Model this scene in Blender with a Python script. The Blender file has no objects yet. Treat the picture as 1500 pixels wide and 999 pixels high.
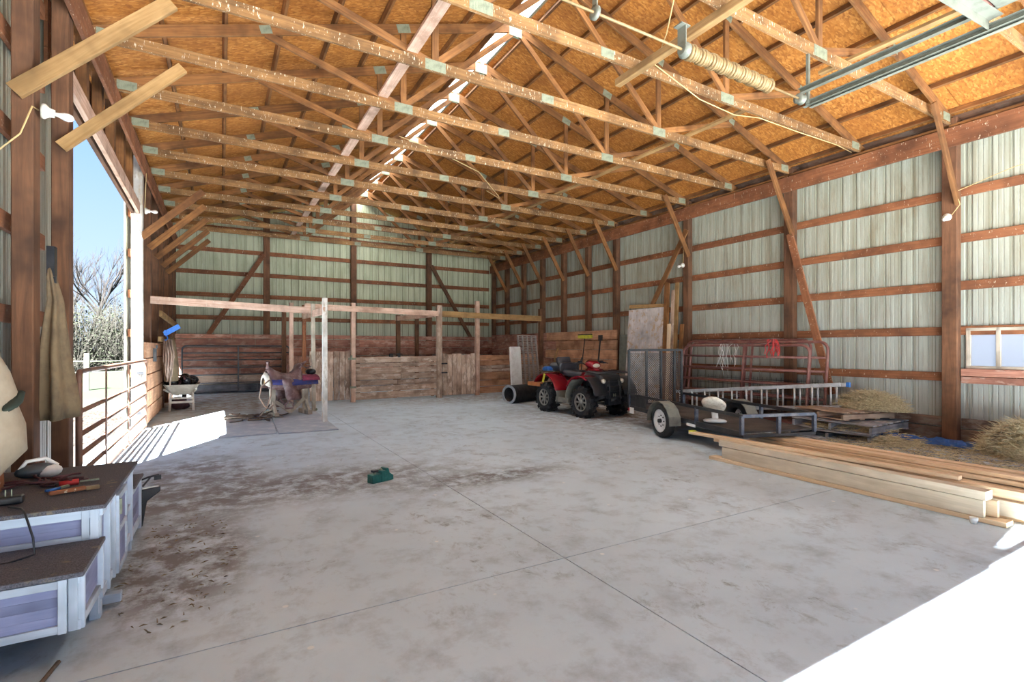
import bpy, math, random
from mathutils import Vector, Matrix, Euler
random.seed(7)
C = bpy.context.scene.collection
sc = bpy.context.scene
V = Vector
PI = math.pi

# ---------------------------------------------------------------- camera
cam_d = bpy.data.cameras.new('camera')
cam_d.sensor_width = 36.0
cam_d.lens = 736.5 / 1500 * 36.0
cam_d.shift_x = 0.0031
cam_d.shift_y = 0.0062
cam_d.clip_end = 500
cam = bpy.data.objects.new('camera', cam_d)
cam.location = (0, 0, 1.45)
cam.rotation_euler = (PI / 2, 0, -0.5185)
C.objects.link(cam)
sc.camera = cam

# ---------------------------------------------------------------- sky, sun, exposure
W = bpy.data.worlds.new('sky'); sc.world = W; W.use_nodes = True
wn = W.node_tree; wn.nodes.clear()
tcw = wn.nodes.new('ShaderNodeTexCoord'); sxw = wn.nodes.new('ShaderNodeSeparateXYZ')
wn.links.new(tcw.outputs['Generated'], sxw.inputs[0])
crw = wn.nodes.new('ShaderNodeValToRGB'); ew = crw.color_ramp.elements; ew.new(0.5)
ew[0].position = 0.0; ew[0].color = (0.60, 0.74, 0.93, 1)
ew[1].position = 0.30; ew[1].color = (0.33, 0.54, 0.90, 1)
ew[2].position = 1.0; ew[2].color = (0.16, 0.33, 0.75, 1)
wn.links.new(sxw.outputs[2], crw.inputs[0])
bgn = wn.nodes.new('ShaderNodeBackground'); bgn.inputs[1].default_value = 0.185
wo = wn.nodes.new('ShaderNodeOutputWorld')
wn.links.new(crw.outputs[0], bgn.inputs[0]); wn.links.new(bgn.outputs[0], wo.inputs[0])
sun_d = bpy.data.lights.new('sun', 'SUN'); sun_d.energy = 14.0; sun_d.angle = math.radians(0.7)
sun_d.color = (0.95, 0.98, 1.0)
sun = bpy.data.objects.new('sun', sun_d)
sun.rotation_euler = V((0.37, 0.68, -1.0)).to_track_quat('-Z', 'Y').to_euler()
C.objects.link(sun)
sc.view_settings.view_transform = 'Standard'
sc.view_settings.look = 'None'
sc.view_settings.gamma = 1.0
sc.view_settings.use_curve_mapping = False
sc.view_settings.exposure = 2.95
sc.cycles.max_bounces = 10
sc.cycles.diffuse_bounces = 7
sc.cycles.caustics_reflective = False
sc.cycles.caustics_refractive = False

# ---------------------------------------------------------------- materials
def new_mat(name):
    m = bpy.data.materials.new(name); m.use_nodes = True
    nt = m.node_tree; b = nt.nodes['Principled BSDF']
    return m, nt, b

def ramp(nt, fac, stops):
    r = nt.nodes.new('ShaderNodeValToRGB')
    e = r.color_ramp.elements
    while len(e) < len(stops): e.new(0.5)
    for k, (p, c) in enumerate(stops):
        e[k].position = p; e[k].color = (c[0], c[1], c[2], 1)
    nt.links.new(fac, r.inputs[0]); return r.outputs[0]

def noise(nt, vec, scale, detail=4, rough=0.6, dist=0.0):
    n = nt.nodes.new('ShaderNodeTexNoise')
    n.inputs['Scale'].default_value = scale; n.inputs['Detail'].default_value = detail
    n.inputs['Roughness'].default_value = rough; n.inputs['Distortion'].default_value = dist
    if vec is not None: nt.links.new(vec, n.inputs['Vector'])
    return n.outputs['Fac']

def mapping(nt, src, sc3, loc=None):
    m = nt.nodes.new('ShaderNodeMapping'); m.inputs['Scale'].default_value = sc3
    nt.links.new(src, m.inputs['Vector'])
    if loc is not None: nt.links.new(loc, m.inputs['Location'])
    return m.outputs[0]

def mix(nt, fac, a, b, mode='MIX'):
    m = nt.nodes.new('ShaderNodeMix'); m.data_type = 'RGBA'; m.blend_type = mode
    def put(sock, v):
        if isinstance(v, (tuple, list)): sock.default_value = (v[0], v[1], v[2], 1)
        elif isinstance(v, (int, float)): sock.default_value = v
        else: nt.links.new(v, sock)
    put(m.inputs[0], fac); put(m.inputs[6], a); put(m.inputs[7], b)
    return m.outputs[2]

def bump(nt, b, h, strength=0.3, dist=0.01):
    bn = nt.nodes.new('ShaderNodeBump'); bn.inputs['Strength'].default_value = strength
    bn.inputs['Distance'].default_value = dist
    nt.links.new(h, bn.inputs['Height']); nt.links.new(bn.outputs[0], b.inputs['Normal'])

def coords(nt, kind='Object'):
    t = nt.nodes.new('ShaderNodeTexCoord'); return t.outputs[kind]

def position(nt):
    return nt.nodes.new('ShaderNodeNewGeometry').outputs['Position']

def rnd(nt):
    return nt.nodes.new('ShaderNodeObjectInfo').outputs['Random']

def vary(nt, col, amt=0.25):
    """each object gets its own brightness"""
    mr = nt.nodes.new('ShaderNodeMapRange'); nt.links.new(rnd(nt), mr.inputs[0])
    mr.inputs[3].default_value = 1 - amt; mr.inputs[4].default_value = 1 + amt
    h = nt.nodes.new('ShaderNodeHueSaturation'); nt.links.new(col, h.inputs['Color'])
    nt.links.new(mr.outputs[0], h.inputs['Value']); return h.outputs[0]

def wood(name, dark, light, axis='x', rough=0.8, specks=0.0, var=0.2, patches=None, grain=14, blot=1.0):
    m, nt, b = new_mat(name)
    co = coords(nt)
    add = nt.nodes.new('ShaderNodeVectorMath'); add.operation = 'SCALE'
    cmb = nt.nodes.new('ShaderNodeCombineXYZ')
    for k in range(3): nt.links.new(rnd(nt), cmb.inputs[k])
    nt.links.new(cmb.outputs[0], add.inputs[0]); add.inputs['Scale'].default_value = 37.0
    s = {'x': (0.7, grain, grain), 'y': (grain, 0.7, grain), 'z': (grain, grain, 0.7)}[axis]
    v = mapping(nt, co, s, add.outputs[0])
    g = noise(nt, v, 2.2, 5, 0.65, 0.6)
    col = ramp(nt, g, [(0.3, dark), (0.72, light)])
    big = noise(nt, mapping(nt, co, (1, 1, 1), add.outputs[0]), 2.5, 3)
    col = mix(nt, ramp(nt, big, [(0.42, (0, 0, 0)), (0.72, (blot, blot, blot))]), col, tuple(c * 0.62 for c in dark))
    if patches:
        big2 = noise(nt, mapping(nt, co, (1.6, 4, 4), add.outputs[0]), 2.0, 5, 0.7)
        col = mix(nt, ramp(nt, big2, [(0.52, (0, 0, 0)), (0.62, (1, 1, 1))]), col, patches)
    col = vary(nt, col, var)
    if specks > 0:
        sp = noise(nt, mapping(nt, co, {'x': (28, 60, 9), 'y': (60, 9, 14), 'z': (60, 60, 9)}[axis], add.outputs[0]), 1.6, 3, 0.7)
        col = mix(nt, ramp(nt, sp, [(0.66 - specks * .1, (0, 0, 0)), (0.70 - specks * .1, (1, 1, 1))]), col, (0.62, 0.52, 0.38))
    nt.links.new(col, b.inputs['Base Color']); b.inputs['Roughness'].default_value = rough
    bump(nt, b, g, 0.35, 0.004)
    return m

def plain(name, col, rough=0.5, metal=0.0, dirt=None, dscale=6.0, bstr=0.0, emis=None, var=0.0, dlo=.45, dhi=.7):
    m, nt, b = new_mat(name)
    b.inputs['Roughness'].default_value = rough; b.inputs['Metallic'].default_value = metal
    n = noise(nt, coords(nt), dscale, 5, 0.65)
    d = dirt if dirt else tuple(c * 0.72 for c in col)
    c = mix(nt, ramp(nt, n, [(dlo, (0, 0, 0)), (dhi, (1, 1, 1))]), col, d)
    if var: c = vary(nt, c, var)
    nt.links.new(c, b.inputs['Base Color'])
    if bstr: bump(nt, b, n, bstr, 0.01)
    if emis:
        b.inputs['Emission Color'].default_value = (*col, 1); b.inputs['Emission Strength'].default_value = emis
    return m

M = {}
# framing timber: warm orange brown, specked by birds on top of the chords
M['truss'] = wood('truss_timber', (0.15, 0.056, 0.014), (0.35, 0.152, 0.045), specks=0.0, var=0.22)
M['chord'] = wood('chord_timber', (0.15, 0.071, 0.022), (0.37, 0.190, 0.068), specks=0.4, var=0.15)
M['newwood'] = wood('pale_timber', (0.27, 0.145, 0.048), (0.45, 0.27, 0.11), var=0.12)
M['post'] = wood('post_timber', (0.095, 0.040, 0.018), (0.23, 0.102, 0.047), specks=0.0, var=0.14, grain=9)
M['girt'] = wood('girt_timber', (0.19, 0.064, 0.024), (0.35, 0.135, 0.055), specks=0.12, var=0.18)
M['postgrey'] = wood('weathered_post_timber', (0.42, 0.34, 0.25), (0.74, 0.66, 0.54), var=0.12)
M['postwhite'] = wood('whitewashed_timber', (0.66, 0.62, 0.55), (0.86, 0.83, 0.78), var=0.05, patches=(0.50, 0.42, 0.32))
M['plank'] = wood('stall_plank', (0.38, 0.245, 0.17), (0.70, 0.53, 0.40), var=0.26, patches=(0.64, 0.51, 0.41))
M['plankred'] = wood('red_wainscot_plank', (0.30, 0.115, 0.075), (0.62, 0.31, 0.215), var=0.25, patches=(0.52, 0.33, 0.25))
M['plankorange'] = wood('brown_lining_plank', (0.44, 0.20, 0.10), (0.70, 0.40, 0.23), var=0.2)
M['plankdark'] = wood('dark_skirt_board', (0.09, 0.055, 0.04), (0.27, 0.15, 0.095), var=0.2, patches=(0.2, 0.15, 0.12))
M['rail'] = wood('dusty_rail', (0.52, 0.31, 0.21), (0.80, 0.58, 0.46), var=0.1, specks=0.35)
M['lumber'] = wood('fresh_lumber', (0.58, 0.39, 0.22), (0.80, 0.62, 0.42), var=0.16, grain=7, blot=.25)
M['lumbergrey'] = wood('aged_lumber', (0.48, 0.385, 0.27), (0.70, 0.59, 0.44), var=0.12, grain=7, blot=.35)
M['pallet'] = wood('grey_pallet_wood', (0.16, 0.16, 0.175), (0.42, 0.41, 0.42), var=0.25)
M['palletgrey'] = plain('dusty_plastic_pallet', (0.36, 0.31, 0.28), 0.8, 0, (0.22, 0.19, 0.17), 9)
M['deckdark'] = wood('sooty_deck_board', (0.035, 0.028, 0.025), (0.12, 0.09, 0.075), var=0.2)
M['palletbrown'] = wood('brown_pallet_wood', (0.30, 0.20, 0.14), (0.58, 0.43, 0.32), var=0.2)
M['hutchpanel'] = wood('lavender_stained_panel', (0.19, 0.205, 0.34), (0.28, 0.295, 0.45), var=0.08, grain=10)
M['hutchpanelv'] = wood('lavender_stained_panel_b', (0.19, 0.205, 0.34), (0.28, 0.295, 0.45), axis='y', var=0.08, grain=10)
M['hutchtrim'] = wood('white_stained_trim', (0.44, 0.50, 0.58), (0.56, 0.62, 0.70), var=0.05)
M['plywood'] = wood('weathered_plywood', (0.50, 0.44, 0.42), (0.72, 0.66, 0.63), axis='z', var=0.08, grain=8, patches=(0.48, 0.33, 0.20))
M['bouncegravel'] = plain('pale_bounce_ground', (0.66, 0.65, 0.62), 1.0, 0, (0.56, 0.55, 0.52), 12)  # pale colour chosen to bounce sunlight into the barn
M['jointdirt'] = plain('joint_dirt', (0.10, 0.09, 0.085), 1.0)
M['galv'] = plain('galvanised_plate', (0.25, 0.27, 0.19), 0.6, 0.05, (0.15, 0.165, 0.115), 20)
M['track'] = plain('galvanised_track', (0.17, 0.175, 0.14), 0.55, 0.1, (0.11, 0.115, 0.09), 9)
M['spring'] = plain('torsion_spring_steel', (0.27, 0.18, 0.080), 0.55, 0.2, (0.16, 0.095, 0.040), 14)
M['blacksteel'] = plain('black_painted_steel', (0.014, 0.015, 0.018), 0.6, 0.0, (0.04, 0.038, 0.037), 8)
M['bluesteel'] = plain('worn_blue_black_steel', (0.03, 0.04, 0.07), 0.5, 0.0, (0.13, 0.13, 0.14), 10)
M['meshsteel'] = plain('mesh_wire', (0.035, 0.035, 0.04), 0.5, 0.2, (0.09, 0.08, 0.075), 10)
M['gatered'] = plain('red_oxide_tube', (0.20, 0.070, 0.058), 0.55, 0.0, (0.28, 0.15, 0.12), 8)
M['gatebrown'] = plain('rusty_gate_tube', (0.25, 0.12, 0.075), 0.55, 0.2, (0.16, 0.10, 0.075), 7)
M['gatedark'] = plain('dark_green_gate_tube', (0.06, 0.075, 0.085), 0.45, 0.2, (0.15, 0.12, 0.11), 8)
M['alu'] = plain('ladder_aluminium', (0.60, 0.61, 0.61), 0.35, 0.5, (0.42, 0.42, 0.42), 10)
M['rubber'] = plain('tyre_rubber', (0.012, 0.012, 0.014), 0.7, 0, (0.035, 0.033, 0.032), 9)
M['rim'] = plain('cast_wheel_alloy', (0.52, 0.50, 0.46), 0.38, 0.5, (0.34, 0.31, 0.27), 12)
M['whiterim'] = plain('white_wheel_paint', (0.76, 0.76, 0.77), 0.4, 0, (0.60, 0.59, 0.58), 10)
M['redpaint'] = plain('metallic_red_bodywork', (0.26, 0.006, 0.016), 0.22, 0.2, (0.18, 0.010, 0.02), 5)
M['blackplastic'] = plain('black_plastic', (0.010, 0.011, 0.014), 0.4, 0, (0.028, 0.028, 0.032), 7)
M['mudplastic'] = plain('muddy_plastic', (0.20, 0.20, 0.17), 0.75, 0, (0.10, 0.10, 0.09), 6)
M['seatvinyl'] = plain('black_vinyl', (0.035, 0.038, 0.048), 0.4, 0, (0.07, 0.07, 0.08), 5)
M['lens'] = plain('headlamp_lens', (0.75, 0.72, 0.62), 0.1, 0.3, (0.6, 0.57, 0.5), 9)
M['yellow'] = plain('yellow_plastic', (0.62, 0.58, 0.05), 0.5, 0, (0.40, 0.38, 0.05), 9)
M['blue'] = plain('blue_plastic', (0.03, 0.17, 0.55), 0.45, 0, (0.02, 0.10, 0.36), 9)
M['tarp'] = plain('blue_tarpaulin', (0.02, 0.085, 0.30), 0.6, 0, (0.01, 0.045, 0.17), 9, 0.4)
M['red'] = plain('red_plastic', (0.55, 0.03, 0.03), 0.45, 0, (0.35, 0.02, 0.02), 9)
M['orange'] = plain('orange_panel', (0.50, 0.17, 0.05), 0.5, 0, (0.35, 0.12, 0.04), 9)
M['white'] = plain('white_plastic', (0.74, 0.73, 0.70), 0.45, 0, (0.58, 0.55, 0.50), 5)
M['porcelain'] = plain('white_porcelain', (0.80, 0.78, 0.70), 0.25, 0)
M['bulb'] = plain('frosted_bulb', (0.85, 0.84, 0.80), 0.15, 0)
M['barrow'] = plain('dusty_barrow_enamel', (0.46, 0.40, 0.32), 0.6, 0, (0.60, 0.55, 0.47), 6)
M['leather'] = plain('saddle_leather', (0.13, 0.065, 0.060), 0.38, 0, (0.30, 0.20, 0.19), 9, 0.15)
M['leatherlt'] = plain('pale_strap_leather', (0.36, 0.25, 0.19), 0.55, 0, (0.22, 0.14, 0.10), 9)
M['fleece'] = plain('cream_fleece', (0.68, 0.62, 0.52), 0.95, 0, (0.45, 0.38, 0.30), 25, 0.6)
M['blanket'] = plain('navy_saddle_blanket', (0.035, 0.045, 0.19), 0.9, 0, (0.08, 0.05, 0.12), 12, 0.3)
M['blanketred'] = plain('wine_saddle_blanket', (0.24, 0.035, 0.075), 0.9, 0, (0.12, 0.02, 0.05), 12, 0.3)
M['canvas'] = plain('brown_duck_canvas', (0.22, 0.155, 0.085), 0.9, 0, (0.11, 0.08, 0.05), 5, 0.5)
M['canvaspale'] = plain('beige_canvas', (0.34, 0.27, 0.19), 0.9, 0, (0.25, 0.19, 0.13), 4, 0.4)
M['cloth_green'] = plain('dark_green_cloth', (0.025, 0.038, 0.026), 0.9, 0, None, 9, 0.3)
M['bagblack'] = plain('black_bin_liner', (0.012, 0.012, 0.014), 0.25, 0, (0.03, 0.03, 0.035), 8, 0.3)
M['bagred'] = plain('dark_red_strapping', (0.10, 0.03, 0.035), 0.6, 0, (0.05, 0.02, 0.02), 8, 0.3)
M['mat'] = plain('grey_rubber_mat', (0.36, 0.40, 0.45), 0.9, 0, (0.52, 0.53, 0.54), 3.5, 0.3)
M['greenplastic'] = plain('green_machine_casing', (0.005, 0.10, 0.085), 0.4, 0, (0.02, 0.17, 0.15), 14)
M['cable'] = plain('yellow_cable', (0.60, 0.44, 0.20), 0.5)
M['blackcable'] = plain('black_cable', (0.015, 0.016, 0.02), 0.4)
M['rope'] = plain('braided_rope', (0.13, 0.09, 0.065), 0.9, 0, (0.24, 0.17, 0.12), 14)
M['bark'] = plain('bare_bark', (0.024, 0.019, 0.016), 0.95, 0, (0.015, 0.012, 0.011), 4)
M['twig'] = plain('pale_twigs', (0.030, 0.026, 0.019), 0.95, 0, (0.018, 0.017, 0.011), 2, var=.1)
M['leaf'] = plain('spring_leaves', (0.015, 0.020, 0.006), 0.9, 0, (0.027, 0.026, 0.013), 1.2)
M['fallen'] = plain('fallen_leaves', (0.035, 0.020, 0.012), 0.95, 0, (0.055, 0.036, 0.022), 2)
M['asphalt'] = None

def build_special():
    # shingle felt of the hutch
    m, nt, b = new_mat('mineral_felt')
    p = coords(nt); n = noise(nt, p, 160, 3, 0.7); n2 = noise(nt, p, 9, 6, 0.75)
    c = ramp(nt, n, [(0.35, (0.042, 0.041, 0.050)), (0.65, (0.135, 0.13, 0.15))])
    c = mix(nt, ramp(nt, n2, [(0.58, (0, 0, 0)), (0.66, (1, 1, 1))]), c, (0.20, 0.165, 0.12))
    nt.links.new(c, b.inputs['Base Color']); b.inputs['Roughness'].default_value = 0.95
    bump(nt, b, n, 0.6, 0.004); M['asphalt'] = m
    # concrete
    m, nt, b = new_mat('concrete'); p = position(nt)
    n1 = noise(nt, p, 0.55, 6, 0.6); n2 = noise(nt, p, 3.2, 8, 0.72); n3 = noise(nt, p, 60, 4, 0.7)
    c = ramp(nt, n1, [(0.32, (0.45, 0.53, 0.59)), (0.68, (0.56, 0.655, 0.72))])
    c = mix(nt, ramp(nt, n2, [(0.49, (0, 0, 0)), (0.68, (0.9, 0.9, 0.9))]), c, (0.35, 0.395, 0.43))
    st = noise(nt, mapping(nt, p, (1.3, 1.0, 1)), 5.0, 7, 0.78, 0.4)      # dark smudges
    msk = noise(nt, p, 0.8, 3, 0.5)
    mm = nt.nodes.new('ShaderNodeMath'); mm.operation = 'MULTIPLY'
    nt.links.new(ramp(nt, st, [(0.54, (0, 0, 0)), (0.68, (1, 1, 1))]), mm.inputs[0])
    nt.links.new(ramp(nt, msk, [(0.42, (0.05, 0.05, 0.05)), (0.62, (0.9, 0.9, 0.9))]), mm.inputs[1])
    c = mix(nt, mm.outputs[0], c, (0.20, 0.195, 0.19))
    wsp = nt.nodes.new('ShaderNodeTexVoronoi'); wsp.inputs['Scale'].default_value = 3.6
    nt.links.new(p, wsp.inputs['Vector'])
    c = mix(nt, ramp(nt, wsp.outputs['Distance'], [(0.045, (0.75, 0.75, 0.75)), (0.07, (0, 0, 0))]), c, (0.72, 0.72, 0.70))
    # trodden dirt by the hutch, hay side and stall front
    sx = nt.nodes.new('ShaderNodeSeparateXYZ'); nt.links.new(p, sx.inputs[0])
    def dirt_zone(cx, cy, rx, ry, c, colr, edge=0.45):
        mp = nt.nodes.new('ShaderNodeMapping'); mp.inputs['Scale'].default_value = (1 / rx, 1 / ry, 0)
        mp.inputs['Location'].default_value = (-cx / rx, -cy / ry, 0)
        nt.links.new(p, mp.inputs[0])
        g = nt.nodes.new('ShaderNodeTexGradient'); g.gradient_type = 'SPHERICAL'
        nt.links.new(mp.outputs[0], g.inputs[0])
        a = nt.nodes.new('ShaderNodeMath'); a.operation = 'MULTIPLY'
        n = noise(nt, p, 4.5, 8, 0.75)
        nt.links.new(ramp(nt, n, [(0.40, (0, 0, 0)), (0.56, (1, 1, 1))]), a.inputs[0])
        nt.links.new(ramp(nt, g.outputs[1], [(0.0, (0, 0, 0)), (edge, (1, 1, 1))]), a.inputs[1])
        return mix(nt, a.outputs[0], c, colr)
    c = dirt_zone(-0.25, 4.1, 0.55, 1.1, c, (0.18, 0.172, 0.165))
    c = dirt_zone(-0.25, 6.3, 0.9, 1.8, c, (0.22, 0.21, 0.205))
    c = dirt_zone(0.9, 5.7, 2.2, 0.9, c, (0.19, 0.18, 0.175), 0.7)
    c = dirt_zone(2.6, 5.0, 1.4, 0.45, c, (0.17, 0.16, 0.155), 0.7)
    c = dirt_zone(8.7, 3.0, 1.9, 3.4, c, (0.12, 0.10, 0.08), 0.25)
    c = dirt_zone(7.6, 8.5, 3.0, 3.6, c, (0.20, 0.16, 0.13), 0.8)
    c = dirt_zone(0.2, 15.5, 2.6, 3.5, c, (0.30, 0.25, 0.21))
    c = dirt_zone(6.5, 13.0, 4.5, 1.6, c, (0.28, 0.25, 0.23), 0.8)
    nt.links.new(c, b.inputs['Base Color']); b.inputs['Roughness'].default_value = 0.85
    bump(nt, b, n3, 0.12, 0.004); M['concrete'] = m
    # painted steel siding seen from inside
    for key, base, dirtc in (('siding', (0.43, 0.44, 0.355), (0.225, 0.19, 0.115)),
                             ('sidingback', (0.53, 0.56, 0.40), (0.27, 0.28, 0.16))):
        m, nt, b = new_mat(key); p = position(nt)
        n = noise(nt, mapping(nt, p, (7, 7, 0.35)), 1.3, 6, 0.7)
        n2 = noise(nt, mapping(nt, p, (2.2, 2.2, 0.6)), 1.5, 6, 0.7)
        n4 = noise(nt, p, 22, 4, 0.8)
        c = mix(nt, ramp(nt, n, [(0.42, (0, 0, 0)), (0.70, (0.75, 0.75, 0.75))]), base, dirtc)
        c = mix(nt, ramp(nt, n2, [(0.50, (0, 0, 0)), (0.70, (0.6, 0.6, 0.6))]), c, dirtc)
        c = mix(nt, ramp(nt, n4, [(0.60, (0, 0, 0)), (0.72, (0.5, 0.5, 0.5))]), c, (0.28, 0.24, 0.18))
        sx = nt.nodes.new('ShaderNodeSeparateXYZ'); nt.links.new(p, sx.inputs[0])
        mr = nt.nodes.new('ShaderNodeMapRange'); nt.links.new(sx.outputs[2], mr.inputs[0])
        mr.inputs[1].default_value = 3.2; mr.inputs[2].default_value = 0.8
        # the siding colour blends towards blue grey lower down the wall
        c = mix(nt, mr.outputs[0], c, mix(nt, 0.4, c, (0.40, 0.43, 0.45)))
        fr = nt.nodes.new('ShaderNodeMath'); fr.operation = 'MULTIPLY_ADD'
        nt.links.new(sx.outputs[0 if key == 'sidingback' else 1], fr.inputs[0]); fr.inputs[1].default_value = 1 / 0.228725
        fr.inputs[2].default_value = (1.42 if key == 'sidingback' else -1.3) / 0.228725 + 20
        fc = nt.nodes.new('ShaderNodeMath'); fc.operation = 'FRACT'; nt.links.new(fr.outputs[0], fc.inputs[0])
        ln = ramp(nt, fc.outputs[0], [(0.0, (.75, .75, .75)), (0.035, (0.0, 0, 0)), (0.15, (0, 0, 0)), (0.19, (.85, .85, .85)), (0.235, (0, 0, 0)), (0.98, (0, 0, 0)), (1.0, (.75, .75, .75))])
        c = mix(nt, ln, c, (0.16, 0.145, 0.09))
        nt.links.new(c, b.inputs['Base Color']); b.inputs['Roughness'].default_value = 0.55
        M[key] = m
    # oriented strand board
    m, nt, b = new_mat('oriented_strand_board'); p = position(nt)
    vo = nt.nodes.new('ShaderNodeTexVoronoi'); vo.inputs['Scale'].default_value = 20
    nt.links.new(mapping(nt, p, (1.0, 2.2, 1.0)), vo.inputs['Vector'])
    n = noise(nt, mapping(nt, p, (1, 2, 1)), 24, 5, 0.7, 1.2)
    sep = nt.nodes.new('ShaderNodeSeparateColor'); nt.links.new(vo.outputs['Color'], sep.inputs[0])
    c = ramp(nt, sep.outputs[0], [(0.0, (0.24, 0.070, 0.007)), (0.6, (0.43, 0.150, 0.019)), (1.0, (0.60, 0.27, 0.062))])
    c = mix(nt, ramp(nt, n, [(0.38, (0, 0, 0)), (0.7, (0.7, 0.7, 0.7))]), c, (0.51, 0.21, 0.040))
    big = noise(nt, p, 1.1, 4, 0.6)
    c = mix(nt, ramp(nt, big, [(0.45, (0, 0, 0)), (0.75, (0.6, 0.6, 0.6))]), c, (0.24, 0.075, 0.011))
    c = vary(nt, c, 0.06)
    nt.links.new(c, b.inputs['Base Color']); b.inputs['Roughness'].default_value = 0.8
    bump(nt, b, noise(nt, p, 2.2, 2, 0.5), 0.5, 0.05); M['osb'] = m
    # outdoor ground: trodden dirt by the barn turning to grass
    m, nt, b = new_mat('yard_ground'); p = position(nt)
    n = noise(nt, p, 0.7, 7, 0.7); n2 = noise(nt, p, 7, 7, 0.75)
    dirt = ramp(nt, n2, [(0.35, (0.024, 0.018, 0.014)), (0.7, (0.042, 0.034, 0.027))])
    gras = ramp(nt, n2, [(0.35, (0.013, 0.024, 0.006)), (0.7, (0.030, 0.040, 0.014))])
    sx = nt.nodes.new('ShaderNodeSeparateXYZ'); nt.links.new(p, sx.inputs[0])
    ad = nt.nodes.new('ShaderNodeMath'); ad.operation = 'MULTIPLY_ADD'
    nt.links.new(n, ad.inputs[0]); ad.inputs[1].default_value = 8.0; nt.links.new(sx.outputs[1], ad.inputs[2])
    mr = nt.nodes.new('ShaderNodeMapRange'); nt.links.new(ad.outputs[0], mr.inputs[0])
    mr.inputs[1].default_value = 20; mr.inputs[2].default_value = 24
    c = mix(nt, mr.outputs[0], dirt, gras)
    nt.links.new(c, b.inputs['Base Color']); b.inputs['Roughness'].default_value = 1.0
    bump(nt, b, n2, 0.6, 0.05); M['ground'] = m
    # hay
    m, nt, b = new_mat('hay'); p = position(nt); n = noise(nt, p, 30, 3, 0.6)
    c = ramp(nt, n, [(0.3, (0.32, 0.26, 0.15)), (0.7, (0.70, 0.60, 0.38))])
    nt.links.new(c, b.inputs['Base Color']); b.inputs['Roughness'].default_value = 0.9; M['hay'] = m
    m, nt, b = new_mat('hay_dirt'); p = position(nt); n = noise(nt, p, 14, 5, 0.7)
    c = ramp(nt, n, [(0.3, (0.10, 0.08, 0.055)), (0.7, (0.34, 0.28, 0.18))])
    nt.links.new(c, b.inputs['Base Color']); b.inputs['Roughness'].default_value = 0.95
    bump(nt, b, n, 0.8, 0.03); M['haydirt'] = m
    # translucent ridge light
    m, nt, b = new_mat('translucent_ridge_plastic')
    nt.nodes.remove(b); t = nt.nodes.new('ShaderNodeBsdfTranslucent'); t.inputs[0].default_value = (0.9, 0.9, 0.86, 1)
    nt.links.new(t.outputs[0], nt.nodes['Material Output'].inputs[0]); M['ridge'] = m
    # dusty glazing
    m, nt, b = new_mat('dusty_translucent_pane')
    nt.nodes.remove(b); t = nt.nodes.new('ShaderNodeBsdfTranslucent'); t.inputs[0].default_value = (0.85, 0.86, 0.88, 1)
    g = nt.nodes.new('ShaderNodeBsdfTransparent'); mx = nt.nodes.new('ShaderNodeMixShader'); mx.inputs[0].default_value = 0.25
    nt.links.new(t.outputs[0], mx.inputs[1]); nt.links.new(g.outputs[0], mx.inputs[2])
    nt.links.new(mx.outputs[0], nt.nodes['Material Output'].inputs[0]); M['pane'] = m
build_special()

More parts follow.
